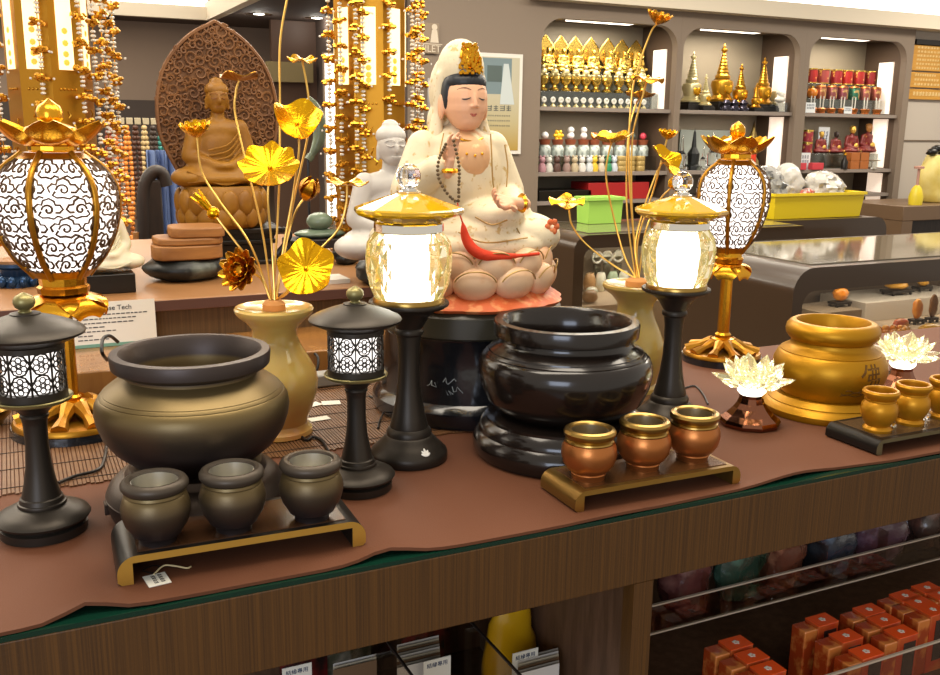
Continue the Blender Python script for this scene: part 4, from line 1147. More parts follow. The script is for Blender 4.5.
up_ = lambda L: [(p[0], (p[1][0], p[1][1], p[1][2]+.34))+p[2:] if p[0] == 'e' else (p[0], (p[1][0], p[1][1], p[1][2]+.34), (p[2][0], p[2][1], p[2][2]+.34))+p[3:] for p in L]
put('head', organic(up_(BHEAD), hh*.74, .0028, carved, 2), t); put('hair', organic(up_(BHAIR), hh*.74, .0028, carved, 2), t)
q_ = hh*.74
mb = MB()
for q in (-1, 1):
    mb.tube([((q*(.02+.045*i/6))*q_, (-.109+.03*(i/6)**2)*q_, (1.118-.008*math.sin(PI*i/6))*q_) for i in range(7)], .0009, 5)
    mb.tube([((q*(.012+.06*i/6))*q_, (-.112+.035*(i/6)**2)*q_, (1.145+.012*math.sin(PI*i/6))*q_) for i in range(7)], .0008, 5)
mb.tube([((-.035+.07*i/6)*q_, (-.102-.006*math.sin(PI*i/6))*q_, 1.046*q_) for i in range(7)], .001, 5)
mb.build('face_lines', pm('carved_shadow_wood', '#7f4c1c', .6), t)
mb = MB()
for k in range(5):
    mb.tube(curve([(.17*q_, -.10*q_, (.84-.05*k)*q_), (.05*q_, -(.14+.01*k)*q_, (.72-.05*k)*q_), (-.12*q_, -(.13+.01*k)*q_, (.67-.045*k)*q_)], 6), .0022, 6)
for k in range(5):
    mb.tube(curve([(-.32*q_, -.2*q_, (.40+.025*k)*q_), (0, -(.245)*q_, (.43-.012*k)*q_), (.32*q_, -.2*q_, (.40+.025*k)*q_)], 6), .0022, 6)
mb.build('robe_folds', carved, t)
# halo
hc = 216; yh = .075
half = [(22, 1.5), (26, 8), (32, 19), (40, 29), (52, 40), (66, 49), (82, 55), (100, 58.5), (118, 59), (136, 57), (150, 52), (165, 45), (178, 38), (195, 32), (212, 28)]
def HP(du, v):
    z = hz(wf.x, wf.y+yh, v)-wf.z
    return (du*scb/1.0+.016, z)
pl = [HP(-h, v) for v, h in half]; prt = [HP(h, v) for v, h in half]
outl = pl[::-1]+prt
M = Matrix(((1, 0, 0, 0), (0, 0, 1, yh), (0, 1, 0, 0), (0, 0, 0, 1)))
mb = MB(); mb.prism(outl, 0, .010, M)
rim = curve([(x, yh-.004, z) for x, z in outl], 3); mb.tube(rim, .005, 6)
rnd = random.Random(8)
zt_, zb_ = HP(0, 24)[1], HP(0, 212)[1]
def hw_at(z):
    for (x1, z1), (x2, z2) in zip(prt, prt[1:]):
        if (z1-z)*(z2-z) <= 0: return x1+(x2-x1)*(z-z1)/(z2-z1)-.012
    return .02
tries = 0; done = []
while len(done) < 260 and tries < 9000:
    tries += 1
    z = rnd.uniform(zb_, zt_); w = hw_at(z); x = rnd.uniform(-w, w)*.93; r = rnd.uniform(.008, .019)
    if abs(x)+r > w or any((x-a)**2+(z-b)**2 < ((r+c)*.62)**2 for a, b, c in done): continue
    done.append((x, z, r)); ph = rnd.uniform(0, 6); sg = rnd.choice((-1, 1))
    pts = [(x+.012+r*(.15+.85*i/14)*math.cos(ph+sg*9*i/14), yh-.002-.004*math.sin(PI*i/14), z+r*(.15+.85*i/14)*math.sin(ph+sg*9*i/14)) for i in range(15)]
    mb.tube(pts, [.0016+.0018*i/14 for i in range(15)], 5)
mb.build('halo', mandw, t, angle=60)
# stepped slab on black rock, to the left of the stand
rk = on_z(186, 279, BZ)
def lumpy(mb, c, r, seed, amp=.12, seg=28, rings=18):
    n0 = len(mb.v); mb.ball(c, r, seg, rings); rnd_ = random.Random(seed); ph = [rnd_.uniform(0, 6) for _ in range(6)]
    for i in range(n0, len(mb.v)):
        d = mb.v[i]-Vector(c); a = math.atan2(d.y, d.x)
        R0 = max(r) if isinstance(r, tuple) else r; u_ = d/R0
        k = 1+amp*(math.sin(3*a+ph[0])*.4+1.3*noise.noise(u_*2.2+Vector((seed, 0, 0)))+.9*noise.noise(u_*5.5+Vector((0, seed, 0))))
        mb.v[i] = Vector(c)+Vector((d.x*k, d.y*k, d.z))
sr = depth(rk)/F
mb = MB(); lumpy(mb, (0, 0, 13*sr), (38*sr/.93, .07, 15*sr), 3, .10)
for i, p in enumerate(mb.v): mb.v[i] = Vector((p.x, p.y, min(max(p.z, 0), 22*sr)))
tag(mb.build('black_rock', rock, loc=rk, angle=60), 'flat black stone block under the stepped wood slab', 'stone')
sl = rk+Vector((0, 0, 22*sr))
mb = MB()
for k, (x0, x1, z0, z1) in enumerate(((-30, 34, .3, 14), (-28, 36, 14.3, 21), (-14, 36, 21.3, 31))):
    n_ = 14; poly = []
    rnd = random.Random(k)
    for i in range(n_): 
        a = 2*PI*i/n_; poly.append((((x0+x1)/2+(x1-x0)/2*math.copysign(abs(math.cos(a))**.5, math.cos(a))*rnd.uniform(.93, 1.03))*sr/.93, .06*math.copysign(abs(math.sin(a))**.6, math.sin(a))*rnd.uniform(.9, 1.05)))
    mb.prism(poly, z0*sr, z1*sr)
tag(mb.build('wood_slab', slabw, loc=sl, bevel=.003), 'stepped reddish wood slab lying on the black stone', 'wood')
# white jade figure behind the left lantern, on a black base
jb = on_z(106, 290, BZ); sj = depth(jb)/F
tag(box_obj('black_plinth', (-26*sj, -.05, 0), (26*sj, .05, 19*sj), blackw), 'black block plinth under the white jade figure', 'plinth').location = jb
t = thing('jade_buddha', jb+Vector((0, 0, 19*sj)), 'white jade seated figure half hidden by the left gold lantern', 'statue')
buddha(t, 88*sj, jadew, .004)
t.rotation_euler = (0, 0, .3)
# blue openwork pedestal far left
bb = on_z(18, 285, BZ); sb = depth(bb)/F
t = thing('blue_pedestal', bb, 'blue openwork pedestal with tan top at the far left', 'pedestal')
mb = MB()
for k in range(14):
    a = 2*PI*k/14; mb.ball((22*sb*math.cos(a), 22*sb*math.sin(a), 6*sb), (4*sb, 4*sb, 6*sb), 8, 6)
mb.lathe([(20*sb, 0), (20*sb, 4*sb), (14*sb, 10*sb), (16*sb, 17*sb), (22*sb, 20*sb), (22*sb, 23*sb), (0, 23*sb)], 24)
mb.build('base', bluem, t)
lathe_part('top_plate', [(19*sb, 23.1*sb), (19*sb, 26*sb), (0, 26*sb)], backtop, t)
# white seated figure on dark rock, right of the mid lantern
rb_ = on_z(392, 282, BZ); sr = depth(rb_)/F
mb = MB(); lumpy(mb, (0, 0, 12*sr), (36*sr, .09, 18*sr), 9, .16)
for i, p in enumerate(mb.v): mb.v[i] = Vector((p.x, p.y, min(max(p.z, 0), 24*sr)))
tag(mb.build('dark_rock', rock, loc=rb_, angle=60), 'dark ridged rock base under the white seated figure', 'stone')
t = thing('white_buddha', rb_+Vector((0, .0, 24*sr)), 'plain white porcelain seated figure behind the left crystal lamp', 'statue')
buddha(t, 141*sr, marblew, .004)
# dark rock left of it, green stones, booklet
p = on_z(346, 264, BZ); sp_ = depth(p)/F
mb = MB(); lumpy(mb, (0, 0, 8*sp_), (13*sp_, .03, 9*sp_), 4, .2)
for i, q in enumerate(mb.v): mb.v[i] = Vector((q.x, q.y, max(q.z, 0)))
tag(mb.build('small_rock', rock, loc=p, angle=60), 'small black glossy rock left of the ridged rock base', 'stone')
p = on_z(334, 281, BZ); sp_ = depth(p)/F
t = thing('booklet', p, 'small white booklet lying on the back counter edge', 'booklet')
mb = MB(); mb.use(0).box((0, 0, .004), (22*sp_, .075, .008)); mb.build('pages', paper, t)
mb = MB().box((0, 0, .0085), (22*sp_, .075, .0008)); mb.build('cover', pm('cover_pale', '#d5d0c4', .5), t)
p = on_z(322, 258, BZ); sp_ = depth(p)/F
t = thing('wooden_bench', p, 'dark curved wooden stand carrying a green stone behind the low bright leaf', 'stand')
hb = 20*sp_
W(MB().box2((p.x-34*sp_, p.y-.03, BZ+hb*.55), (p.x+24*sp_, p.y+.06, BZ+hb)), 'seat', darkw, t, bevel=.003)
for q in (-30, 20): W(MB().box2((p.x+(q-3)*sp_, p.y-.02, BZ+.0005), (p.x+(q+3)*sp_, p.y+.05, BZ+hb*.55)), 'leg', darkw, t, bevel=.003)
gs = p+Vector((.0, .015, hb))
mb = MB(); lumpy(mb, (0, 0, 4*sp_), (26*sp_, .035, 5*sp_), 14, .06)
for i, q in enumerate(mb.v): mb.v[i] = Vector((q.x, q.y, max(q.z, 0)))
tag(mb.build('flat_stone', greenst, loc=gs, angle=60), 'flat green stone slab on the dark curved stand', 'stone')
mb = MB(); lumpy(mb, (0, 0, 8*sp_), (13*sp_, .03, 9*sp_), 24, .05)
for i, q in enumerate(mb.v): mb.v[i] = Vector((q.x, q.y, max(q.z, 0)))
tag(mb.build('round_stone', greenst, loc=gs+Vector((-.0, 0, 8.2*sp_)), angle=60), 'rounded green stone resting on the flat green stone', 'stone')
# green jade tusk upright behind
p = on_z(311, 235, 1.03); p = Vector((p.x, 2.52, BZ)); p.x = on_y(311, 180, 2.52).x
st_ = depth(p)/F
tv = lambda u, v: Vector((on_y(u, v, 2.52).x-p.x, 0, on_y(u, v, 2.52).z-BZ))
t = thing('jade_tusk', p, 'curved pale green jade tusk on a thin post behind the gold leaf', 'ornament')
MB().tube(curve([tv(308, 98), tv(315, 108), tv(319, 122), tv(319, 138), tv(314, 151), tv(308, 160)], 8), [((3+3.8*math.sin(PI*min(1, i/40*1.15)))*st_ if i < 36 else 4*st_) for i in range(41)], 12).build('tusk', greenst, t, angle=70)
MB().tube([(tv(308, 160).x, 0, tv(308, 159).z), (tv(308, 160).x, 0, .008)], .004, 8).build('post', blackw, t)
lathe_part('post_foot', [(.03, 0), (.03, .008), (0, .008)], blackw, t)

# ============================================================ pagoda bead lanterns
def bead_lantern(u, vb, dy, label, hwb, panels, strands, vtop, vlit, vlow):
    p = on_z(u, vb, BZ) if dy is None else Vector((on_y(u, 100, dy).x, dy, BZ))
    t = thing('bead_lantern', p, label, 'lantern')
    k = depth(p)/F; Z_ = lambda v: hz(p.x, p.y, v)-BZ
    R = hwb*k/.95; zt = Z_(vtop)
    lathe_part('base_dish', [(R*.8, 0), (R*1.15, .006), (R*1.2, .014), (R*1.05, .02), (0, .02)], bodyg, t, seg=36)
    lathe_part('body', [(R*.9, .0202), (R, .03), (R, zt), (0, zt)], bodyg, t, seg=8, flat=True, )
    z0, z1 = Z_(vlit[1]), Z_(vlit[0])
    ap = R*math.cos(PI/8)
    for q in range(8):
        a = (q+.5)*PI/4
        M = Matrix.Rotation(a, 4, 'Z') @ Matrix.Translation((ap+.0006, 0, 0)) @ Matrix(((0, 0, 1, 0), (1, 0, 0, 0), (0, 1, 0, 0), (0, 0, 0, 1)))
        wd = R*.19
        mb = MB().prism([(-wd, z0), (wd, z0), (wd, z1), (-wd, z1)], 0, .002, M)
        pn = mb.build('lit_panel', panelm, t, flat=True)
        mb = MB()
        for e in (.06, .13, .22, .32):
            mb.lathe([(0, 0), (wd*.42, 0), (wd*.3, .001), (0, .0012)], 7, M @ Matrix.Translation((0, z0+(z1-z0)*e, .002)))
        mb.build('panel_motif', panelm2, pn, flat=True)
        # relief flame below the window
        mb = MB(); zz = Z_(vlow)
        rnd = random.Random(q)
        for e in range(14):
            x = rnd.uniform(-wd, wd); z = zz+(z0-zz)*.75*rnd.random()
            mb.tube([(x, z, .0015), (x+rnd.uniform(-.006, .006), z+.008, .004), (x+rnd.uniform(-.006, .006), z+.016, .0015)], .0017, 5, M)
        for e in range(5): mb.ball((-wd+2*wd*e/4, z0-(z0-zz)*.12, .001), .003, 6, 4, M)
        mb.build('relief', glitter, t)
    rnd = random.Random(int(u))
    for (su, sdy, ph) in strands:
        rr_ = (su)*k/.92; x = rr_; y = sdy
        mb = MB(); z = zt-.006*ph; zlow_ = Z_(vlow)+.0
        while z > max(zlow_-.02, .03):
            for e in range(3):
                mb.use(0).ball((x, y, z-e*.0095), (.0062, .0062, .0036), 7, 5)
            zf = z-.040
            for e in range(6):
                a = 2*PI*e/6+rnd.uniform(0, 1)
                mb.use(1).ball((x+.012*math.cos(a), y+.012*math.sin(a), zf+rnd.uniform(-.007, .007)), (.0075, .0075, .0055), 6, 4)
            for e in range(2):
                a = rnd.uniform(0, 6); mb.use(0).ball((x+.024*math.cos(a), y+.02*math.sin(a), zf-.004), .003, 5, 4)
            mb.use(1).ball((x, y, zf), .008, 6, 4)
            z -= .056
        mb.use(1).tube([(x, y, zt), (x, y, zlow_)], .0012, 4)
        mb.build('bead_strand', [pearl, glitter], t)
    return t
bead_lantern(372, 252, None, 'tall gold lit bead lantern between the wooden and white figures', 34, 4, [(-33, -.05, 0), (-25, -.10, 3), (-19, -.10, 6), (4, -.105, 2), (27, -.09, 4), (38, -.05, 1), (45, -.03, 5), (-40, -.02, 5), (48, .02, 3)], -40, (11, 86), 235)
bead_lantern(52, 200, 2.42, 'tall gold lit bead lantern at the far left above the cloud lantern', 36, 4, [(-50, -.04, 0), (-42, -.06, 3), (-8, -.10, 5), (24, -.09, 2), (36, -.06, 4), (44, -.03, 0), (49, -.01, 3), (56, .03, 5), (-56, .02, 1)], -60, (-50, 71), 225)

# ============================================================ chair and hanging beads behind at left
yc_ = 3.3
def cpt(u, v, y=yc_): return on_y(u, v, y)
t = thing('wooden_chair', (cpt(150, 260).x, yc_, 0), 'dark wooden chair with rounded back seen behind the black stone', 'chair')
o_ = Vector((cpt(150, 260).x, yc_, 0))
P = lambda u, v, y=yc_: cpt(u, v, y)-o_
zs = P(150, 275).z
MB().tube(curve([P(144, 240), P(144, 195), P(147, 180), P(154, 172), P(162, 174), P(166, 186)], 6), .022, 10).build('back_post', darkw, t)
mb = MB(); a = P(142, 172+15); b = P(152, 262)
mb.box2((P(146, 200).x-.02, -.015, zs), (P(146, 200).x+.05, .015, P(146, 180).z)); mb.build('back_splat', darkw, t, bevel=.006)
W(MB().box2((o_.x-.22, yc_-.2, zs-.05), (o_.x+.22, yc_+.2, zs)), 'seat', darkw, t, bevel=.01)
for q in (-1, 1):
    for r in (-1, 1): W(MB().box2((o_.x+q*.2-.02, yc_+r*.18-.02, 0.001), (o_.x+q*.2+.02, yc_+r*.18+.02, zs-.05)), 'leg', darkw, t, bevel=.004)
for q in (0, 1): MB().tube([P(137+q*13, 232), P(139+q*13, 280)], .014, 8).build('arm_post', slabw, t)
# blue plastic sheeted rack behind
yb_ = 3.75
mb = MB(); g = []
for i in range(31):
    u = 150+i*1.9; x = on_y(u, 200, yb_).x; w = .02*math.sin(i*1.3)+.012*math.sin(i*2.9)
    g.append([(x, yb_+w, on_y(u, v, yb_).z) for v in (262, 235, 205, 170, 150)])
tag(mb.sheet(g, .004).build('blue_sheet', pm('blue_sheet_plastic', '#7c8fb8', .25, 0, coat=.3), angle=70), 'pale blue plastic sheet hanging behind the wooden chair', 'sheet')
# rows of bead strings on a rail at the back left
yr = 4.3
x0 = on_y(100, 122, yr).x; x1 = on_y(205, 122, yr).x; zr = on_y(150, 121, yr).z
t = thing('hook_rail', ((x0+x1)/2, yr, zr), 'wall rail of pale square hooks above the hanging bead strings', 'rail')
W(MB().box2((x0, yr, zr-.012), (x1, yr+.02, zr+.012)), 'bar', darkw, t)
for i in range(13):
    x = x0+(x1-x0)*(i+.5)/13
    W(MB().box2((x-.013, yr-.012, zr-.015), (x+.013, yr-.0005, zr+.012)), 'hook', pm('hook_beige', '#a89c80', .5), t, bevel=.002)
cols = ['#8a3b1e', '#c9702a', '#d58434', '#4a2a1a', '#b9a070', '#3b2f28', '#2f7a70', '#d8d4cc', '#6a4028', '#c9702a', '#8a5a34']
lens = [.55, .6, .62, .5, .55, .5, .20, .35, .5, .58, .4]
nm = ['dark red', 'orange', 'amber', 'dark brown', 'beige', 'black brown', 'teal', 'white', 'chestnut', 'rust', 'tan']
for i in range(11):
    x = x0+(x1-x0)*(i+.8)/12
    m_ = pm('string_%s' % nm[i].replace(' ', '_'), cols[i], .35)
    mb = MB(); zt = -.028; L_ = lens[i]
    for q in (-1, 1):
        z = zt
        while z > zt-L_*.72:
            tt = (zt-z)/(L_*.72); mb.ball((q*.012*math.sin(PI*min(1, tt*1.05+.05)), 0, z), .011, 7, 5); z -= .021
    mb.ball((0, 0, zt-L_*.75), .02, 8, 6)
    mb.lathe([(.006, zt-L_*.78), (.016, zt-L_), (0, zt-L_)], 8)
    tag(mb.build('bead_string', m_, loc=(x, yr-.02, zr)), nm[i]+' hanging bead string with tassel under the hook rail', 'beads', 'bead strings on the hook rail')
# ============================================================ room shell
YB = 4.8; ZS = 2.07
struct(MB().box2((-4, -2.5, -.05), (8, 9.5, 0)), 'floor', floorm)
xw0 = on_y(416, 100, YB).x; xb0 = 2.735
def wall_poly(): pass
struct(MB().box2((xw0, YB, 0), (xb0-.03, YB+.12, ZS+.02)), 'wall_back', cabgrey)
struct(MB().box2((-5, 7.6, 0), (xw0+.3, 7.7, 3.2)), 'wall_rear', wallm)
struct(MB().box2((xw0+.0005, YB+.1205, 0), (xw0+.1, 7.6, ZS)), 'wall_side', soffitm)
# rear left: dropped bulkhead face above the bead display, cream cove and glow
pc = on_z(207, 20, ZS)
struct(MB().box2((-5, pc.y, ZS), (pc.x, pc.y+.06, ZS+.085)), 'trim_cove', cream)
struct(MB().box2((pc.x, 3.0, ZS), (pc.x+.06, pc.y+.06, ZS+.115)), 'trim_tray', cream)
struct(MB().box2((pc.x+.0605, 4.95, ZS), (xw0+.3, 7.59, ZS+.03)), 'ceiling_soffit', soffitm)
struct(MB().box2((-5, pc.y+.061, ZS), (pc.x+.06, 7.59, ZS+.03)), 'ceiling_rear', soffitm)
struct(MB().box2((-5, pc.y+.25, ZS+.031), (pc.x+.06, pc.y+.28, ZS+.9)), 'wall_cove', glowm)
struct(MB().box2((-5, 2.5, ZS+.55), (pc.x, pc.y+.06, ZS+.58)), 'ceiling_cove', glowm)
zb = on_y(150, 101, 7.3).z
struct(MB().box2((-5, 7.25, zb), (on_y(300, 60, 7.3).x, 7.59, ZS-.0005)), 'wall_bulkhead', wallm)
struct(MB().box2((-5, 7.0, 1.0), (on_y(300, 60, 7.3).x, 7.05, zb-.0005)), 'wall_recess', pm('recess_dark', '#3a312c', .8))
yo = 6.6
struct(MB().box2((on_y(272, 60, yo).x, yo, 0), (on_y(330, 60, yo).x, yo+.05, ZS-.001)), 'door_1', pm('brown_door', '#5b4436', .5))
struct(MB().box2((on_y(268, 60, yo-.08).x, yo-.08, on_y(290, 82, yo-.08).z), (on_y(313, 60, yo-.08).x, yo-.001, on_y(290, 62, yo-.08).z)), 'trim_doorhead', pm('olive_board', '#8f7f58', .5))
t = thing('light_column', (on_y(333, 150, 5.6).x, 5.6, 0), 'tall glowing white light strip beside the mid bead lantern', 'light')
W(MB().box2((on_y(328, 150, 5.6).x, 5.6, on_y(333, 222, 5.6).z), (on_y(339, 150, 5.6).x, 5.63, on_y(333, 54, 5.6).z)), 'diffuser', pm('column_glow', '#ffffff', .6, es=2.0, ecol='#fff3e2'), t)
W(MB().box2((on_y(327, 150, 5.6).x, 5.6305, 0), (on_y(341, 150, 5.6).x, 5.66, on_y(333, 52, 5.6).z)), 'housing', cabgrey, t)
for (u, v), lb_ in (((259, 14), 'round recessed ceiling downlight left of the tallest lotus stem'), ((317, 18), 'round recessed ceiling downlight right of the tallest lotus stem')):
    p = on_z(u, v, ZS); p.z = ZS-.0005
    t = thing('downlight', p, lb_, 'light')
    lathe_part('ring', [(.075, -.006), (.085, 0), (.06, 0), (.06, -.004)], chrome, t, seg=24)
    lathe_part('lens', [(.058, -.0025), (0, -.0025)], lampdiff, t, seg=24)
    spot(p+Vector((0, 0, -.03)), 1.5, .05)
# toilet sign on the wall edge, handle, poster
yt = 4.79
def flat_sign(name, label, cat, u0, v0, u1, v1, y, m, th=.008):
    a = on_y(u0, v0, y); b = on_y(u1, v1, y)
    t = thing(name, ((a.x+b.x)/2, y, b.z), label, cat)
    W(MB().box2((a.x, y-th, b.z), (b.x, y-.0005, a.z)), 'plate', m, t, bevel=.001)
    return t, b.x-a.x, a.z-b.z
t, w, h = flat_sign('restroom_sign', 'brown restroom sign with pale figures on the wall behind the hood', 'sign', 413, 22, 438.5, 54, yt, pm('sign_brown', '#8b7a66', .5))
M = Matrix.Translation((0, -.0085, 0)) @ FRONT
mb = MB(); pale = pm('sign_pale', '#cdc0ac', .5)
for x in (-.045, .045):
    mb.lathe([(0, 0), (.016, 0), (.016, .002), (0, .002)], 14, M @ Matrix.Translation((x, h*.87, 0)))
    mb.prism([(x-.012, h*.36), (x+.012, h*.36), (x+.024, h*.78), (x-.024, h*.78)] if x < 0 else [(x-.024, h*.36), (x+.024, h*.36), (x+.014, h*.78), (x-.014, h*.78)], 0, .002, M)
mb.prism([(-.09, h*.30), (.09, h*.30), (.09, h*.325), (-.09, h*.325)], 0, .001, M)
vs, fs = text_verts('TOILET', .05, .001); mb.add(vs, fs, M @ Matrix.Translation((-.0, h*.15, .001)))
mb.build('symbols', pale, t, flat=True)
a = on_y(430, 78, yt-.03); b = on_y(430, 128, yt-.03)
t = thing('door_handle', (a.x, yt-.03, b.z), 'grey vertical bar handle on the wall left of the hood', 'handle')
W(MB().box2((a.x-.018, yt-.05, b.z), (a.x+.018, yt-.03, a.z)), 'bar', pm('bar_grey', '#a09c9a', .3, .6), t, bevel=.004)
for z in (a.z-.03, b.z+.03): W(MB().box2((a.x-.01, yt-.03, z-.01), (a.x+.01, YB-.0005, z+.01)), 'mount', chrome, t)
t, w, h = flat_sign('wall_poster', 'framed poster with misty photo and yellowish lower part behind the goddess statue', 'poster', 470, 52, 520, 154, yt, pm('poster_white', '#d9d4cc', .5))
M = Matrix.Translation((0, -.0085, 0)) @ FRONT
i_ = .02
def poster_m():
    m = bpy.data.materials.new('poster_print'); m.use_nodes = True; nt = m.node_tree; b = nt.nodes['Principled BSDF']
    tc = nt.nodes.new('ShaderNodeTexCoord'); sp = nt.nodes.new('ShaderNodeSeparateXYZ'); rp = nt.nodes.new('ShaderNodeValToRGB'); nt.links.new(tc.outputs['Generated'], sp.inputs[0])
    nt.links.new(sp.outputs['Z'], rp.inputs['Fac']); nt.links.new(rp.outputs['Color'], b.inputs['Base Color'])
    e = rp.color_ramp.elements; e[0].position = 0; e[0].color = (*lin('#a98a3c'), 1); e[1].position = .62; e[1].color = (*lin('#b3ad96'), 1)
    x = e.new(.3); x.color = (*lin('#b0a47c'), 1)
    return m
MB().prism([(-w/2+i_, i_), (w/2-i_, i_), (w/2-i_, h-i_), (-w/2+i_, h-i_)], 0, .0015, M).build('print', poster_m(), t, flat=True)
mb = MB(); 
mb.use(0).prism([(-w/2+i_, h*.60), (w/2-i_-.05, h*.60), (w/2-i_-.05, h-i_-.005), (-w/2+i_, h-i_-.005)], .0015, .0022, M)
mb.use(1).prism([(.02, h*.5), (.11, h*.5), (.07, h*.9), (.04, h*.9)], .0022, .003, M)
mb.use(2).prism([(-.06, h*.72), (.03, h*.72), (.03, h*.88), (-.06, h*.88)], .0022, .003, M)
mb.build('photo', [pm('photo_bluegrey', '#6d7f84', .5), pm('photo_mist', '#b9c2c2', .5), pm('photo_dark', '#4c5a58', .5)], t, flat=True)
mb = MB(); rnd = random.Random(4)
glyphs(mb, -w/2+.06, h*.435, w*.62, h*.055, 5, M @ Matrix.Translation((0, 0, .0016)), rnd, .0008)
for k in range(3): glyphs(mb, -w/2+.05, h*(.38-.05*k), w*.62, h*.014, 14, M @ Matrix.Translation((0, 0, .0016)), rnd, .0006)
mb.build('poster_lettering', pm('poster_ink', '#5d625c', .6), t, flat=True)

# ============================================================ built-in display cabinets
bays = [(2.735, 3.667, 'left'), (3.711, 4.64, 'middle'), (4.723, 5.603, 'right')]
ZT = 1.985; FR = .13; DP = .36
cabs = []
edges = [(2.705, 3.689), (3.6895, 4.6815), (4.682, 5.66)]
names = ['built in display cabinet with gilt figures on the top shelf', 'built in display cabinet with gold stupas on the top shelf', 'built in display cabinet with red drums on the top shelf']
for (x0, x1, nme), (e0, e1), lb_ in zip(bays, edges, names):
    t = thing('display_cabinet', ((x0+x1)/2, YB, 0), lb_, 'cabinet', 'built in wall cabinets')
    mb = MB()
    mb.box2((e0, YB, 0), (x0, YB+.05, ZT)); mb.box2((x1, YB, 0), (e1, YB+.05, ZT)); mb.box2((e0, YB, ZT), (e1, YB+.05, ZS))
    for cx, sg in ((x0, 1), (x1, -1)):
        poly = [(cx, ZT), (cx, ZT-FR)]+[(cx+sg*FR*(1-math.cos(q*PI/16)), ZT-FR+FR*math.sin(q*PI/16)) for q in range(1, 9)]
        if sg < 0: poly = poly[::-1]
        mb.prism(poly, 0, .05, Matrix(((1, 0, 0, 0), (0, 0, 1, YB), (0, 1, 0, 0), (0, 0, 0, 1))))
    W(mb, 'face_frame', cabgrey, t, angle=30)
    W(MB().box2((x0-.02, YB+DP, 0), (x1+.02, YB+DP+.02, ZS)), 'back_panel', cabback, t)
    W(MB().box2((x0-.02, YB+.0505, 0), (x0, YB+DP-.0005, ZS)), 'side_panel', cabside, t)
    W(MB().box2((x1, YB+.0505, 0), (x1+.02, YB+DP-.0005, ZS)), 'side_panel', cabside, t)
    W(MB().box2((x0, YB+.0505, ZT+.02), (x1, YB+DP-.0005, ZT+.05)), 'ceiling_panel', cabin, t)
    for z in ((1.505, 1.135, .968, .62) if nme != 'right' else (1.503, 1.135, .968, .62)):
        W(MB().box2((x0+.0005, YB+.03, z-.022), (x1-.0005, YB+DP-.0005, z)), 'shelf', pm('shelf_taupe', '#8d8178', .5), t, bevel=.001)
    for za, zb2 in (((1.51, 1.86),) if nme == 'left' else ((1.51, 1.86), (1.14, 1.475), (.64, 1.10))):
        o = W(MB().box2((x1-.014, YB+.10, za), (x1-.0006, YB+.22, zb2)), 'light_strip', ledm, t)
    dl = W(MB().box2((x0+.25, YB+.09, ZT+.006), (x1-.25, YB+.17, ZT+.0195)), 'top_light', pm('shelf_lamp', '#ffffff', .5, es=3, ecol='#fff1dc'), t)
    area('shelf_light', ((x0+x1)/2, YB+.14, ZT), (0, 0, 0), .5, .10, 3.6, (1, .9, .75))
    for z in (1.47, ): area('shelf_light', ((x0+x1)/2, YB+.12, z), (0, 0, 0), .7, .06, 1.3, (1, .9, .78))
    cabs.append(t)
# fascia and cove glow above the cabinets
xe = on_y(905, 60, YB).x
struct(MB().box2((on_y(540, 0, YB-.12).x, YB-.10, ZS+.0005), (9, YB+.1, ZS+.09)), 'trim_fascia', cream)
struct(MB().box2((2.0, YB+.45, ZS+.05), (9, YB+.5, ZS+1.2)), 'ceiling_glow', glowm)
struct(MB().box2((1.9, YB+.11, ZS+.021), (9, YB+.44, ZS+.05)), 'ceiling_ledge', cream)
struct(MB().box2((5.6605, YB+.06, 0), (9, YB+.12, ZS)), 'wall_right', wallr)
struct(MB().box2((5.6605, YB+.05, 0), (5.72, YB+.0595, ZS)), 'trim_panel', cabin)
struct(MB().box2((5.72, YB+.052, 1.325), (9, YB+.0595, 1.335)), 'trim_joint', cabin)

# ------------------------------------------------------------ shelf goods
ysf = YB+.16
def on_shelf(u, y, z): return Vector((on_y(u, 100, y).x, y, z))
Z1, Z2, Z3 = 1.505, 1.135, .968
gilt = pm('gilt_figure', '#d8b65a', .25, .9)
giltw = pm('pale_gilt', '#d9cc98', .3, .6)
whitep = pm('white_charm', '#dcdad0', .35)
acr = sheer('riser_acrylic', '#dfe3e0', .12, .1)
# stepped risers
def riser(u0, u1, y0, y1, z0, z1, lb_):
    a = on_shelf(u0, y0, z0); b = on_shelf(u1, y0, z0)
    o = box_obj('display_riser', (0, 0, 0), (b.x-a.x, y1-y0, z1-z0), acr, bevel=.002); o.location = (a.x, y0, z0+.0003)
    return tag(o, lb_, 'riser')
def mini_buddha():
    t = thing('gilt_figurine', (0, 0, 0), 'x', 'figurine')
    pr = [('e', (0, 0, .10), (.30, .22, .10))]+[(p[0], (p[1][0]*.8, p[1][1]*.8, p[1][2]*.72+.16))+(tuple(x*.78 for x in p[2]),) if p[0] == 'e' else (p[0], (p[1][0]*.8, p[1][1]*.8, p[1][2]*.72+.16), (p[2][0]*.8, p[2][1]*.8, p[2][2]*.72+.16))+tuple(x*.78 for x in p[3:]) for p in BUD+BHEAD+BHAIR]
    put('body', organic(pr, .175, .0035, gilt, 2), t)
    # flame halo
    poly = [(.07*math.sin(q*PI/10)*(1-.25*q/10)*1.0, .045+.17*q/10) for q in range(11)]; poly = poly+[(-x, z) for x, z in poly[-2:0:-1]]
    mb = MB().prism(poly, .038, .046, Matrix(((1, 0, 0, 0), (0, 0, 1, 0), (0, 1, 0, 0), (0, 0, 0, 1))))
    mb.tube(curve([(x, .038, z) for x, z in poly]+[(poly[0][0], .038, poly[0][1])], 2), .004, 5)
    mb.build('halo', gilt, t)
    return t
riser(541, 652, YB+.2, YB+.34, Z1, Z1+.20, 'stepped clear riser at the back of the left cabinet top shelf')
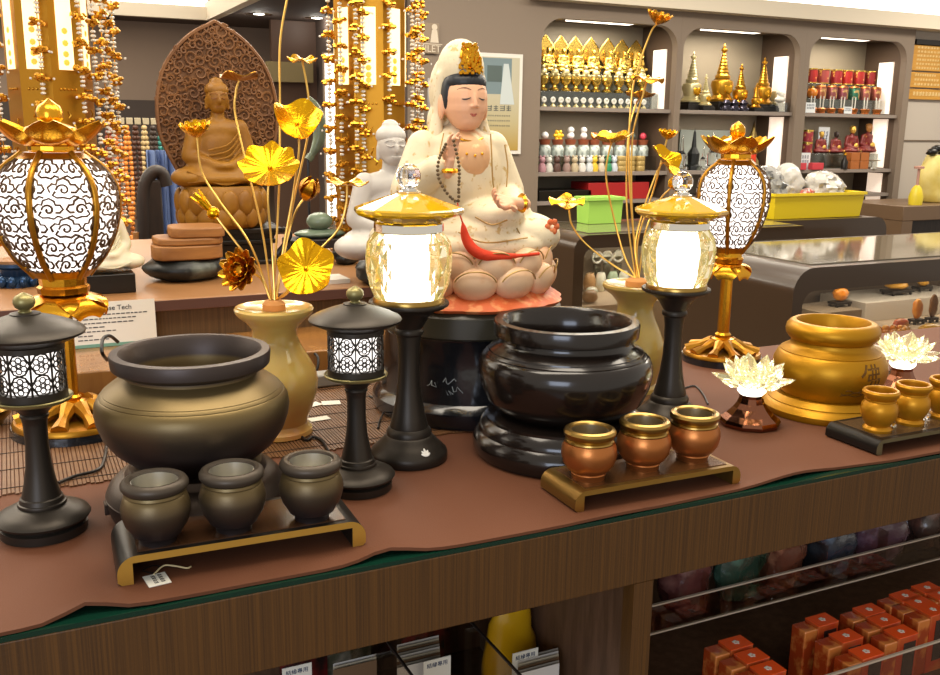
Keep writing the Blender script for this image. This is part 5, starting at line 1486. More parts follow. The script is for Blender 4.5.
riser(541, 658, YB+.125, YB+.195, Z1, Z1+.092, 'low clear riser in front of the tall one on the left cabinet top shelf')
proto = mini_buddha(); G = 'gilt seated figurines in the back row'
us = [547, 562, 576.5, 592, 609, 623, 637]
for i, u in enumerate(us):
    p = on_shelf(u, YB+.26, Z1+.201); lb_ = 'gilt haloed figurine, %s from the left in the back row of the left cabinet' % ORD[i]
    if i == 0: proto.location = p; proto['label'] = lb_; proto['group'] = G
    else: dup(proto, p, lb_, group=G)
def mini_vase(m1, m2):
    t = thing('gilt_ornament', (0, 0, 0), 'x', 'ornament')
    lathe_part('foot', [(.028, 0), (.03, .01), (.014, .022), (.012, .03), (.03, .05), (.034, .07), (.026, .085), (0, .085)], m1, t, seg=14)
    mb = MB(); mb.ball((0, 0, .105), (.024, .02, .022), 10, 8); mb.ball((0, 0, .135), .012, 8, 6)
    for q in range(5): mb.ball((.026*math.cos(q*1.26), .02*math.sin(q*1.26), .09), .009, 6, 5)
    mb.build('figure_top', m2, t); return t
proto = mini_vase(gilt, giltw); G = 'pale gilt ornaments in the middle row'
for i, u in enumerate([542.5, 554, 565, 575, 585, 595, 606, 618, 629, 641]):
    p = on_shelf(u, YB+.16, Z1+.093); lb_ = 'pale gilt ornament, %s from the left in the middle row of the left cabinet' % ORD[i]
    if i == 0: proto.location = p; proto['label'] = lb_; proto['group'] = G
    else: dup(proto, p, lb_, group=G)
def charm():
    t = thing('white_charm', (0, 0, 0), 'x', 'charm')
    lathe_part('stand', [(.016, 0), (.017, .006), (.007, .014), (.007, .02), (0, .02)], giltw, t, seg=10)
    R_ = Matrix.Translation((0, 0, .04)) @ Matrix.Rotation(PI/2, 4, 'X')
    pr = [(.011+.007*math.cos(q*PI/4), .006*math.sin(q*PI/4)) for q in range(9)]
    MB().lathe(pr, 14, R_).build('ring', whitep, t); return t
proto = charm(); G = 'white ring charms in the front row'
for i, u in enumerate([544, 553, 561, 568, 576, 583.5, 591, 599, 606.5, 614, 621, 628, 636, 644]):
    p = on_shelf(u, YB+.075, Z1+.0002); lb_ = 'white ring charm, %s from the left in the front row of the left cabinet' % ORD[i]
    if i == 0: proto.location = p; proto['label'] = lb_; proto['group'] = G
    else: dup(proto, p, lb_, group=G)
# corked jars
riser(542, 662, YB+.15, YB+.28, Z2, Z2+.085, 'clear riser under the corked jars of the left cabinet')
jg = pm('jar_glass', '#c9d3cc', .08, 0, spec=.8, mix=('#8a938c', 30, .45, .6)); cork = pm('red_brown_cork', '#8d4a2e', .7)
topc = [('#e8e8e4', 'white crystal'), ('#e3b424', 'yellow flower'), ('#e6e4e0', 'white heart'), ('#e0ddd8', 'white double ball'), ('#b86a24', 'amber ball'), ('#ebe6e8', 'white blossom'), ('#c9a070', 'tan bead'), ('#5d6a62', 'dark green bead'), ('#d64a5c', 'pink ball')]
for i, u in enumerate([546, 559, 572, 585, 596, 609, 622, 634, 645]):
    col, nm_ = topc[i]
    t = thing('corked_jar', on_shelf(u, YB+.21, Z2+.0855), 'small corked glass jar topped by a %s on the left cabinet second shelf' % nm_, 'jar', 'corked jars on the second shelf')
    lathe_part('glass', [(.036, 0), (.038, .004), (.038, .05), (.03, .062), (.03, .068), (0, .068)], jg, t, seg=18)
    lathe_part('cork', [(.028, .0682), (.036, .10), (0, .10)], cork, t, seg=16)
    mt = pm('topper_'+nm_.replace(' ', '_'), col, .35)
    mb = MB(); mb.ball((0, 0, .122), .022, 12, 8)
    if 'flower' in nm_ or 'blossom' in nm_:
        for q in range(6): mb.ball((.024*math.cos(q*1.047), -.008, .122+.024*math.sin(q*1.047)), .012, 8, 6)
    if 'double' in nm_ or 'heart' in nm_: mb.ball((0, 0, .155), .02, 12, 8)
    mb.build('topper', mt, t)
ch = ['#b98a92', '#c9c9c0', '#5a4038', '#9a8078', '#c0b090', '#dad6d0', '#d0d6da', '#e2be3a', '#cfc4b0', '#2f8a5a', '#c8d0da']
cn = ['rose pink', 'silver grey', 'dark brown', 'mauve', 'sand', 'cream', 'pale blue', 'yellow', 'ivory', 'green', 'blue white']
for i, u in enumerate([544, 551, 559, 569, 577, 584.5, 592, 597, 604, 611, 617]):
    t = thing('small_charm', on_shelf(u, YB+.09, Z2+.0002), '%s small figurine in the front row of the left cabinet second shelf' % cn[i], 'figurine', 'small figurines on the second shelf')
    m_ = pm('charm_'+cn[i].replace(' ', '_'), ch[i], .3)
    lathe_part('body', [(.022, 0), (.026, .02), (.018, .045), (.008, .052), (0, .052)], m_, t, seg=12)
    mb = MB(); mb.ball((0, 0, .068), .019, 10, 8); mb.ball((.012, 0, .088), .008, 7, 5); mb.ball((-.012, 0, .088), .008, 7, 5); mb.build('head', m_, t)
for i, u in enumerate([624, 633, 643]):
    for k in range(3):
        o = tag(MB().lathe([(.03, 0), (.032, .004), (.032, .026), (.03, .03), (0, .03)], 16).build('amber_tin', pm('tin_amber', '#b59a5c', .3, .2), loc=on_shelf(u, YB+.09, Z2+.0002+k*.0305)),
                'yellowish round tin, %s in the %s stack from left on the jar shelf' % (('bottom', 'middle', 'top')[k], ORD[i]), 'tin', 'stacked yellowish tins')
a = on_shelf(541, YB+.06, Z3); 
tag(box_obj('black_case', (0, 0, 0), (.36, .2, .06), blackw), 'long black case on the lower shelf of the left cabinet', 'box').location = (a.x+.005, YB+.06, Z3+.0003)
a = on_shelf(592, YB+.06, Z3)
tag(box_obj('red_case', (0, 0, 0), (.44, .2, .10), pm('red_case_cloth', '#a51f1f', .5)), 'red flat case beside the black case on the lower shelf', 'box').location = (a.x, YB+.06, Z3+.0003)
# stupas in the middle cabinet
def stupa(name, u, y, hgt, m, label, cat='stupa', base=blackw):
    t = thing(name, on_shelf(u, y, Z1+.0002), label, cat); h = hgt
    mb = MB().box((0, 0, h*.05), (h*.42, h*.42, h*.10)); mb.box((0, 0, h*.12), (h*.36, h*.36, h*.04)); mb.build('plinth', base, t, bevel=.002)
    lathe_part('dome', [(h*.19, h*.1401), (h*.2, h*.17), (h*.165, h*.19), (h*.13, h*.24), (h*.17, h*.38), (h*.16, h*.44), (h*.10, h*.48), (0, h*.48)], m, t, seg=20)
    lathe_part('spire', [(h*.11, h*.4805), (h*.115, h*.52)]+[p for k in range(7) for p in ((h*(.10-.011*k), h*(.53+.05*k)), (h*(.085-.011*k), h*(.555+.05*k)))]+[(h*.05, h*.89), (h*.05, h*.91), (h*.015, h*.93), (h*.02, h*.96), (0, h)], m, t, seg=16)
    MB().lathe([(h*.06, -.004), (h*.08, 0), (h*.06, .004)], 16, Matrix.Translation((0, -h*.155, h*.33)) @ Matrix.Rotation(PI/2, 4, 'X')).build('niche', gold, t)
    return t
goldp = pm('stupa_gold', '#c9952f', .28, .9)
stupa('gold_stupa', 691, YB+.16, .36, giltw, 'gold stupa at the left end of the middle cabinet top shelf')
stupa('gold_stupa', 705, YB+.09, .22, giltw, 'small gold stupa in front of the left end one')
stupa('gold_stupa', 721, YB+.17, .42, goldp, 'tallest gold stupa on the middle cabinet top shelf')
stupa('gold_stupa', 739.5, YB+.16, .30, goldp, 'gold stupa just right of the tallest one')
stupa('gold_stupa', 762, YB+.17, .35, goldp, 'gold stupa with bulging dome near the light strip')
stupa('gold_stupa', 777, YB+.20, .30, giltw, 'slim gold stupa at the right end of the middle cabinet top shelf')
stupa('gold_stupa', 756, YB+.075, .18, goldp, 'small gold stupa in front of the bulging one')
for u, lb_ in ((727, 'small black silver ornament before the tallest stupa'), (735, 'small black silver ornament right of its twin'), (744, 'small dark oval dish before the gold stupas')):
    mb = MB(); mb.lathe([(.03, 0), (.034, .02), (.02, .035), (.03, .05), (.012, .07), (0, .07)], 12)
    for q in range(5): mb.ball((.03*math.cos(q*1.26), .03*math.sin(q*1.26), .012), .01, 6, 5)
    tag(mb.build('dark_ornament', pm('dark_silver', '#4d4a58', .25, .7), loc=on_shelf(u, YB+.06, Z1+.0002)), lb_, 'ornament')
t = thing('clear_award', on_shelf(780, YB+.07, Z1+.0002), 'clear block with a pale figure at the right end of the stupa shelf', 'ornament')
MB().box((0, 0, .03), (.11, .06, .06)).build('block', acr, t, bevel=.003)
mb = MB(); mb.ball((0, 0, .08), (.04, .03, .02), 10, 8); mb.ball((.01, 0, .11), .02, 10, 8); mb.ball((-.02, 0, .125), .014, 8, 6); mb.build('figure', whitep, t)
mir = pm('pale_mirror_board', '#a9b0a6', .25, .2)
a = on_shelf(682, YB+.3, Z2); b = on_shelf(742, YB+.3, Z2)
tag(box_obj('glass_board', (0, 0, 0), (b.x-a.x, .01, .25), mir), 'pale glass board behind the crystal towers on the middle cabinet second shelf', 'board').location = (a.x+.02, YB+.32, Z2+.0003)
for i, (u, h_, m_, nm_) in enumerate(((685, .22, crystal, 'clear'), (697, .26, rock, 'dark'), (707, .15, crystal, 'short clear'), (716, .24, crystal, 'slim clear'))):
    t = thing('crystal_tower', on_shelf(u, YB+.14, Z2+.0002), nm_+' pointed crystal tower on the middle cabinet second shelf', 'ornament')
    lathe_part('tower', [(h_*.2, 0), (h_*.2, h_*.1), (h_*.13, h_*.14), (h_*.15, h_*.4), (h_*.06, h_*.55), (h_*.03, h_*.9), (0, h_)], m_, t, seg=10, flat=True)
t = thing('red_candle', on_shelf(757, YB+.12, Z2+.0002), 'red candle in a holder behind the right gold lantern crown', 'candle')
lathe_part('wax', [(.022, .02), (.022, .16), (0, .16)], redm, t, seg=16); lathe_part('holder', [(.04, 0), (.04, .01), (.015, .0199), (0, .0199)], goldp, t, seg=16)
t = thing('brass_tower', on_shelf(756, YB+.25, Z2+.0002), 'dim brass tower ornament behind the red candle', 'ornament')
lathe_part('tower', [(.05, 0), (.05, .05), (.03, .08), (.045, .15), (.03, .2), (.012, .26), (0, .32)], pm('dim_brass', '#7d6a3c', .4, .8), t, seg=16)
# right cabinet: drums, cups, oil lamps, monks
riser(807, 884, YB+.22, YB+.34, Z1, Z1+.20, 'tall clear riser under the red drums')
riser(807, 888, YB+.13, YB+.215, Z1, Z1+.095, 'low clear riser under the small metal cups')
dr = ['#96211e', '#8f3d38', '#8a2224', '#9a1f1a', '#9c2622', '#8a2024', '#b08e22']
for i, u in enumerate([809, 821, 834, 844.5, 856.5, 868, 880.5]):
    t = thing('red_drum', on_shelf(u, YB+.28, Z1+.2005), ('yellow green painted drum at the right end of the drum row' if i == 6 else 'red painted drum with brass rims, %s from the left on the right cabinet' % ORD[i]), 'drum', 'painted drums on the top riser')
    lathe_part('barrel', [(.040, .008), (.042, .05), (.040, .092)], pm('drum_red%d' % i, dr[i], .35, .2, mix=('#d9a850', 40, .6, .66)), t, seg=20)
    lathe_part('rim', [(.044, 0), (.044, .0079), (0, .0079)], gilt, t, seg=20); lathe_part('rim', [(.041, .0921), (.044, .0922), (.044, .1), (0, .1)], gilt, t, seg=20)
cc = ['#b06a4c', '#9c5a5a', '#96525a', '#3f7a60', '#a8615a', '#9c5648', '#8f4b3c']
for i, u in enumerate([820, 831, 842, 853.5, 864, 875, 885]):
    t = thing('metal_cup', on_shelf(u, YB+.17, Z1+.0955), ('green and red metal cup in the middle of the cup row' if i == 3 else 'reddish metal cup, %s from the left below the red drums' % ORD[i]), 'cup', 'small metal cups below the drums')
    lathe_part('bowl', [(.034, 0), (.036, .01), (.038, .06), (.036, .075), (.039, .08), (.034, .08), (.033, .02), (0, .02)], pm('cup_metal%d' % i, cc[i], .28, .6, mix=('#d8b070', 35, .55, .62)), t, seg=20)
    lathe_part('lid_rim', [(.037, .0802), (.03, .09), (.008, .094), (0, .1)], copper, t, seg=20)
t = thing('orange_ball', on_shelf(811.5, YB+.165, Z1+.0955), 'orange ball at the left end of the metal cup row', 'ornament')
MB().ball((0, 0, .037), .036, 18, 12).build('ball', pm('orange_glaze', '#d07a26', .25), t)
MB().lathe([(.012, .072), (.012, .082), (0, .084)], 12).build('cap', gilt, t)
for i, u in enumerate([813, 822, 832, 843, 854, 866, 878]):
    t = thing('oil_lamp', on_shelf(u, YB+.075, Z1+.0002), 'small copper lamp with clear prongs, %s from the left in the front row' % ORD[i], 'lamp', 'copper lamps in the front row')
    lathe_part('dish', [(.03, 0), (.024, .006), (.034, .03), (.028, .034), (0, .03)], copper, t, seg=16)
    for q in (-1, 1): MB().tube([(q*.012, 0, .032), (q*.015, 0, .11)], .004, 6).build('prong', whitep, t)
def card(u, y, z, w, h, label, rows=2, n=5):
    t = thing('price_card', on_shelf(u, y, z+.0003), label, 'card')
    MB().box((0, 0, h/2), (w, .004, h)).build('board', pm('card_white', '#dfe4e6', .5), t)
    mb = MB(); rnd = random.Random(int(u)); M = Matrix.Translation((0, -.0021, 0)) @ FRONT
    for k in range(rows): glyphs(mb, -w*.4, h*(.66-.5*k/rows*1.1), w*.8, h*.2, n, M, rnd, .0006)
    mb.build('print', inkblue, t, flat=True)
card(811, YB+.04, Z1, .085, .065, 'white price card at the left front of the copper lamp row')
card(849, YB+.04, Z1, .07, .045, 'white price card in the middle of the copper lamp row')
riser(806, 884, YB+.14, YB+.30, Z2, Z2+.10, 'clear riser under the red robed figurines')
mred = pm('monk_robe', '#6b1c18', .4, mix=('#c9a040', 26, .62, .68)); mgold = pm('monk_gold', '#c9a24a', .35, .6); mdark = pm('monk_dark', '#2c1c14', .5)
for i, (u, sc, m2, lb_) in enumerate(((825, .165, mgold, 'small red robed figurine with gold head left of its dark headed neighbour'), (840, .165, mdark, 'small red robed figurine with dark head beside the two tall ones'), (856, .21, mgold, 'tall red robed figurine with pale gold hat'), (872, .23, pm('monk_tan', '#a8743c', .45), 'tallest red robed figurine at the right end of its row'))):
    t = thing('monk_figurine', on_shelf(u, YB+.22, Z2+.1005), lb_, 'figurine', 'red robed figurines')
    put('robe', organic(BUD, sc, .005, mred, 2), t); put('head', organic(BHEAD+BHAIR[:1], sc, .004, m2, 2), t)
    MB().ball((0, -.2*sc, .25*sc), (.09*sc, .05*sc, .1*sc), 10, 8).build('held_bowl', mgold, t)
for k in range(2):
    t = thing('red_canister', on_shelf(811, YB+.2, Z2+.1005+k*.081), ('lower' if k == 0 else 'upper')+' red gold canister in the stack at the left end of the figurine row', 'canister')
    lathe_part('can', [(.036, 0), (.036, .066), (0, .066)], pm('can_red', '#8f3038', .35, .3, mix=('#caa25a', 30, .55, .65)), t, seg=18); lathe_part('lid', [(.037, .0662), (.037, .078), (0, .08)], gilt, t, seg=18)
card(827, YB+.28, Z2+.10, .10, .18, 'tall white card with dark marks behind the red figurines', 3, 3)
card(808, YB+.07, Z2, .13, .11, 'white card with dark marks below the red canisters', 2, 5)
pink = pm('pink_box', '#c9404a', .45)
for u, lb_ in ((804.5, 'pink box below the left white card'), (822, 'pink box right of the lower white card')):
    o = tag(box_obj('pink_gift_box', (-.05, -.02, 0), (.05, .02, .045), pink), lb_, 'box'); o.location = on_shelf(u, YB+.035, Z2+.0002)
org = pm('orange_box', '#a8622c', .5)
for k, (u, dz) in enumerate(((858.5, 0), (867, 0), (858.5, .056), (867, .056))):
    o = tag(box_obj('orange_gift_box', (-.045, -.03, 0), (.045, .03, .055), org), 'small orange brown box, %s of the stack under the red robed figurines' % ('left lower', 'right lower', 'left upper', 'right upper')[k], 'box', 'small orange boxes'); o.location = on_shelf(u, YB+.06, Z2-.0+.0003+dz)
t = thing('dark_bottle', on_shelf(850.5, YB+.04, Z2+.0002), 'small dark bottle beside the orange boxes', 'bottle')
lathe_part('glass', [(.022, 0), (.024, .05), (.01, .075), (.009, .095), (0, .095)], blackw, t, seg=16); lathe_part('cap', [(.010, .0952), (.010, .11), (0, .11)], gold, t, seg=12)
for u, v_, lb_ in ((879, .0, 'small round scale pan beside the light strip'), ):
    t = thing('scale_pan', on_shelf(u, YB+.05, Z2+.0002), lb_, 'dish')
    lathe_part('pan', [(.03, .0), (.03, .01), (.006, .014), (.006, .05), (.05, .056), (.052, .062), (0, .058)], steel, t, seg=20)

# price board on the right
t = thing('price_board', (on_y(925, 70, YB+.03).x, YB+.03, on_y(920, 100, YB+.03).z), 'orange wooden price board of three panels on the right wall', 'sign')
wood_o = pm('board_orange_wood', '#c8923a', .5, wood=('#b5822f', (4, 20, 60)))
xa = on_y(905.5, 70, YB+.03).x; xb = on_y(965, 70, YB+.03).x
mk = MB(); rnd = random.Random(6)
for k, (va_, vb_) in enumerate(((44, 70), (71.5, 87), (88.5, 99))):
    za = on_y(908, va_, YB+.03).z; zb_ = on_y(908, vb_, YB+.03).z
    W(MB().box2((xa, YB+.035, zb_), (xb, YB+.05, za)), 'board_panel', wood_o, t, bevel=.002)
    n = (6, 3, 1)[k]
    M = Matrix.Translation((xa+.10-t.location.x, .0046, -t.location.z)) @ FRONT
    for r in range(n):
        glyphs(mk, 0, za-(za-zb_)*(r+.8)/(n+.3), rnd.uniform(.2, .3), (za-zb_)/(n+.3)*.5, 9, M, rnd, .0006)
    if k < 2: W(MB().box2((xa+.012, YB+.03, zb_+.01), (xa+.05, YB+.0349, zb_+.07)), 'price_tab', pm('tab_white', '#d8c8a8', .5), t)
mk.build('board_lettering', pm('board_ink', '#ecd9a0', .5), t, flat=True)
t = thing('dark_speaker', (on_y(932, 41, YB+.02).x, YB+.02, on_y(932, 45, YB+.02).z), 'dark flat box above the price board', 'device')
W(MB().box2((on_y(917, 41, YB+.02).x, YB+.02, on_y(918, 44, YB+.02).z), (on_y(960, 41, YB+.02).x, YB+.058, on_y(918, 39, YB+.02).z)), 'case', blackw, t)
# wooden side cabinet with yellow figure at the right edge
ysd = 4.1; zc = on_y(920, 206, ysd).z
t = thing('side_cabinet', (on_y(925, 220, ysd).x, ysd, 0), 'brown wooden side cabinet at the right edge under the yellow sculpture', 'cabinet')
xa = on_y(903, 215, ysd).x
W(MB().box2((xa, ysd, zc-.09), (xa+1.0, ysd+.5, zc)), 'top', pm('side_brown', '#6b543e', .4), t, bevel=.004)
W(MB().box2((xa, ysd, 0), (xa+.09, ysd+.5, zc-.0905)), 'side_panel', MC['side_brown'], t)
W(MB().box2((xa+.0905, ysd+.05, 0), (xa+1.0, ysd+.5, zc-.0905)), 'inner_panel', darkw, t)
p = on_z(936, 208, zc)
t = thing('yellow_sculpture', Vector((on_y(937, 190, ysd+.2).x, ysd+.2, zc+.0003)), 'tall pale yellow carved piece with dark top on the side cabinet', 'sculpture')
yel = pm('yellow_carving', '#d4bd62', .5, mix=('#e0cf86', 12, .4, .7))
mb = MB(); lumpy(mb, (0, 0, .15), (.145, .09, .28), 31, .12)
for i, q in enumerate(mb.v): mb.v[i] = Vector((q.x*(1.0+.18*math.sin(q.z*14)), q.y, min(q.z, .30)))
for i, q in enumerate(mb.v): mb.v[i] = Vector((q.x, q.y, max(q.z, 0)))
mb.build('carving', yel, t, angle=60)
mb = MB()
for k in range(6): lumpy(mb, (-.1+.045*k, -.01, .32+.02*math.sin(k*1.4)), (.035, .03, .025), k, .2, 12, 8)
mb.build('dark_top', blackw, t, angle=60)
p2 = Vector((on_y(915, 205, ysd+.08).x, ysd+.08, zc+.0003))
t = thing('yellow_bottle', p2, 'small yellow bottle with pump left of the yellow sculpture', 'bottle')
lathe_part('bottle', [(.04, 0), (.044, .05), (.03, .10), (.014, .12), (0, .12)], pm('bottle_yellow', '#d8c22e', .35), t, seg=18)
lathe_part('pump', [(.008, .1202), (.008, .22), (.03, .222), (.03, .235), (0, .24)], pm('pump_pink', '#b88a7a', .5), t, seg=12)
# ============================================================ glass showcases on the right
def showcase(x0, x1, y0, y1, zt, fas, r, label, side=.05, rz=0):
    """inverted U case: rounded left end, wooden top rim and fascia, glass top and front"""
    t = thing('glass_showcase', (x0, y0, 0), label, 'showcase')
    def arc(cx, cz, rr, n=10): return [(cx-rr*math.cos(q*PI/2/n), cz+rr*math.sin(q*PI/2/n)) for q in range(n+1)]
    outer = [(x0, 0)]+arc(x0+r, zt-r, r)+[(x1, zt), (x1, zt-fas)]
    ri = r*.6
    inner = [(x0+side+ri, zt-fas)][:0]+arc(x0+side+ri, zt-fas-ri, ri)[::-1]+[(x0+side, 0)]
    poly = outer+inner
    XZ = lambda y: Matrix(((1, 0, 0, 0), (0, 0, 1, y), (0, 1, 0, 0), (0, 0, 0, 1)))
    W(MB().prism(poly, 0, y1-y0, XZ(y0)), 'shell', darkcab, t, angle=30)
    W(MB().box2((x0+r+.03, y0+.05, zt+.0004), (x1-.02, y1-.05, zt+.004)), 'glass_top', pm('case_top_glass', '#6d6452', .06, 0, coat=.5, spec=.8), t)
    W(MB().box2((x0+side+.001, y0+.006, .0), (x1, y0+.012, zt-fas-.0005)), 'front_glass', acry, t)
    return t
xs, ysh = 2.31, 2.33
fz = .95-hz(2.45, 2.33, 290)
zbase = on_y(900, 341, 2.36).z
t = showcase(xs, 4.6, ysh, 2.98, .95, fz, .085, 'dark glass topped showcase with rounded end behind the gold burner', .045)
W(MB().box2((xs+.0455, ysh+.0125, 0), (4.6, 2.9795, zbase)), 'display_floor', pm('case_floor', '#b9a68c', .6), t)
W(MB().box2((xs+.0455, 2.93, zbase+.0005), (4.6, 2.9795, .95-fz-.06)), 'back_panel', cabin, t)
l = area('case_light', (3.2, 2.6, .95-fz-.004), (0, 0, 0), 1.4, .12, 2.6, (1, .93, .82))
def ypoint(u, v, z): return on_z(u, v, z)
# display steps inside
def step(u0, u1, v, y0, y1, m, label):
    a = on_y(u0, v, y0); b = on_y(u1, v, y0)
    o = box_obj('display_step', (0, 0, 0), (b.x-a.x, y1-y0, a.z-zbase-.0005), m); o.location = (a.x, y0, zbase+.0003)
    tag(o, label, 'display step'); return a.z
whitest = pm('white_step', '#cfc8ba', .6); brownst = pm('brown_step', '#8f7f68', .6)
zA = step(822, 862, 313, 2.60, 2.78, brownst, 'brown display step under the left amber carving in the showcase')
zB = step(866, 975, 303, 2.66, 2.90, whitest, 'long white display step under the two amber carvings in the showcase')
ambers = [pm('amber_stone', '#e08a1e', .3, sss=.15, coat=.3, mix=('#f0b24a', 20, .45, .65)), pm('yellow_amber', '#e2a62a', .3, coat=.3, mix=('#d98a24', 18, .5, .7)), pm('brown_amber', '#7a5228', .35, coat=.3, mix=('#b0803c', 16, .5, .7))]
def carving(u, v, y, z, wpx, hpx, m, label, seed, stand=True):
    p = on_y(u, v, y); p.z = z+.0003; k = depth(p)/F
    t = thing('amber_carving', p, label, 'carving'); h0 = 0
    if stand:
        h0 = 5*k; mb = MB().box((0, 0, h0*.75), (wpx*k*1.25, wpx*k*.7, h0*.5))
        mb.build('stand', blackw, t, bevel=.001)
        for q in (-1, 1):
            for r in (-1, 1): MB().box((q*wpx*k*.5, r*wpx*k*.26, h0*.25-.0002), (.008, .008, h0*.5)).build('stand_leg', blackw, t)
    mb = MB(); lumpy(mb, (0, 0, h0+hpx*k*.5), (wpx*k*.5, wpx*k*.35, hpx*k*.52), seed, .16, 20, 14)
    for i, q in enumerate(mb.v): mb.v[i] = Vector((q.x, q.y, max(q.z, h0)))
    mb.build('carving', m, t, angle=60); return t
carving(839, 311, 2.68, zA, 17, 14, ambers[0], 'orange amber carving on a dark stand on the brown step', 1)
carving(896, 299, 2.76, zB, 24, 9, ambers[1], 'long yellow amber carving on a dark stand on the white step', 2)
carving(921, 297, 2.78, zB, 15, 10, ambers[1], 'yellow amber block carving on a black stand at right of the white step', 3)
carving(916, 322, 2.56, zbase, 12, 20, ambers[0], 'upright orange amber carving before the white step', 4)
carving(931, 324, 2.56, zbase, 10, 23, ambers[2], 'upright brown amber carving before the white step at right', 5)
carving(901, 326, 2.52, zbase, 18, 10, pm('red_yellow_stone', '#c8603c', .35, coat=.3, mix=('#e0a93c', 14, .45, .6)), 'red and yellow leaf shaped stone before the white step', 6, False)
p = on_y(888, 329, 2.45); p.z = zbase+.0003; k = depth(p)/F
t = thing('amber_necklace', p, 'string of big orange beads behind the right crystal lotus', 'necklace')
for q in range(15):
    a = q/15*2*PI; MB().ball((24*k*math.cos(a), .035*math.sin(a), 4*k), 4*k, 12, 8).build('bead', ambers[0], t)
p = on_y(931, 335, 2.42); p.z = zbase+.0003
t = thing('yellow_leaf_carving', p, 'heap like yellow leaf carving at the right edge of the showcase', 'carving')
mb = MB(); lumpy(mb, (0, 0, .012), (.06, .035, .022), 51, .2, 28, 14)
for i, q in enumerate(mb.v): mb.v[i] = Vector((q.x, q.y, max(q.z, 0)))
mb.build('carving', pm('bright_yellow_amber', '#e8b21e', .3, coat=.3), t, angle=60)
p = on_y(816, 322, 2.52); p.z = zbase+.0003; k = depth(p)/F
t = thing('clear_gift_box', p, 'small clear box with orange stones at left inside the showcase', 'box')
MB().box((0, 0, 5*k), (17*k, 13*k, 10*k)).build('box', acr, t, bevel=.002); MB().box((0, 0, 12*k), (9*k, 9*k, 4*k)).build('white_lid', pm('lid_white', '#e6e2da', .4), t, bevel=.002)
# second showcase further back with jade pieces
y2 = 3.40
c2 = on_y(583, 280, y2)
f2 = .95-on_y(620, 247, y2).z
zb2 = on_y(640, 303, y2).z
t = showcase(c2.x-.05, 3.4, y2, 3.95, .95, f2, .07, 'dark glass showcase with jade pieces behind the right vase', .05)
W(MB().box2((c2.x+.0005, y2+.0125, 0), (3.4, 3.9495, zb2)), 'display_floor', MC['case_floor'], t)
W(MB().box2((c2.x+.0505, 3.91, zb2+.0005), (3.4, 3.9495, .95-f2-.05)), 'back_panel', cabback, t)
area('case_light', (2.75, 3.6, .95-f2-.004), (0, 0, 0), .9, .12, 3, (1, .95, .86))
jd = [pm('pale_jade', '#d6d6c4', .25, sss=.1), pm('brown_jade', '#b08a5c', .3), pm('green_jade', '#9fb59a', .25)]
def slab(u, v, y, w, d_, h, m, rz, label, kind='jade_slab', cat='jade piece'):
    p = on_y(u, v, y); p.z = zb2+.0004
    mb = MB(); lumpy(mb, (0, 0, h/2), (w/2, d_/2, h*.62), int(u), .08, 18, 10)
    for i, q in enumerate(mb.v): mb.v[i] = Vector((q.x, q.y, min(max(q.z, 0), h)))
    o = tag(mb.build(kind, m, loc=p, angle=50), label, cat); o.rotation_euler = (0, 0, rz); return o
for i, (u, v, y, w, d_, h, mi, lb_) in enumerate(((590, 300, 3.50, .10, .06, .05, 1, 'orange brown jade slab at the left corner of the back showcase'), (592, 283, 3.58, .09, .05, .05, 0, 'pale jade slab behind the orange brown one'),
        (590, 275, 3.72, .08, .05, .09, 1, 'brown jade piece at left rear of the back showcase'), (601, 275, 3.72, .07, .05, .09, 0, 'pale jade slab second from left in the rear row'), (613, 275, 3.72, .07, .05, .09, 2, 'pale green jade slab third in the rear row'),
        (624, 275, 3.72, .06, .05, .09, 0, 'white jade slab at the right of the rear row'), (650, 315, 3.50, .13, .09, .10, 0, 'large white jade lump right of the vase neck'), (654, 292, 3.62, .12, .08, .10, 0, 'white jade lump behind the larger white lump'))):
    slab(u, v, y, w, d_, h, jd[mi], .5, lb_)
for i, (u, z_) in enumerate(((597, .12), (607, .10), (618, .12))):
    p = on_y(u, 262, 3.80); p.z = zb2+z_*0+.0004
    t = thing('jade_bangle', p, 'pale jade bangle on a small stand, %s from left in the back showcase' % ORD[i], 'bangle', 'jade bangles')
    MB().lathe([(.026+.006*math.cos(q*PI/4), .006*math.sin(q*PI/4)) for q in range(9)], 18, Matrix.Translation((0, 0, .15)) @ Matrix.Rotation(PI/2, 4, 'X')).build('ring', jd[0], t)
    MB().box((0, .0, .058), (.03, .02, .116)).build('stand', acr, t)
# green crate on the back showcase
p = on_z(606, 224, .9545); k = depth(p)/F
t = thing('green_crate', Vector((p.x, p.y+.06, .9545)), 'light green plastic crate on the back showcase', 'crate')
def crate(t, w, d_, h, m, rim, flare=1.08):
    vs = []
    for z, f in ((0, 1), (h, flare)):
        for x, y in ((-1, -1), (1, -1), (1, 1), (-1, 1)): vs.append((x*w/2*f, y*d_/2*f, z))
    g = .006
    for z, f in ((h, flare), (g, 1)):
        for x, y in ((-1, -1), (1, -1), (1, 1), (-1, 1)): vs.append((x*(w/2*f-g), y*(d_/2*f-g), z))
    fs = [(3, 2, 1, 0)]
    for a, b in ((0, 4), (4, 8), (8, 12)):
        for i in range(4): j = (i+1) % 4; fs.append((a+i, a+j, b+j, b+i))
    fs.append((12, 13, 14, 15))
    MB().add(vs, fs).build('tub', m, t, bevel=.002)
    mb = MB(); f = flare
    for a, b in (((-w/2*f-.008, -d_/2*f-.008), (w/2*f+.008, -d_/2*f)), ((-w/2*f-.008, d_/2*f), (w/2*f+.008, d_/2*f+.008)), ((-w/2*f-.008, -d_/2*f), (-w/2*f, d_/2*f)), ((w/2*f, -d_/2*f), (w/2*f+.008, d_/2*f))):
        mb.box2((*a, h-.012), (*b, h+.002))
    mb.build('rim', rim, t)
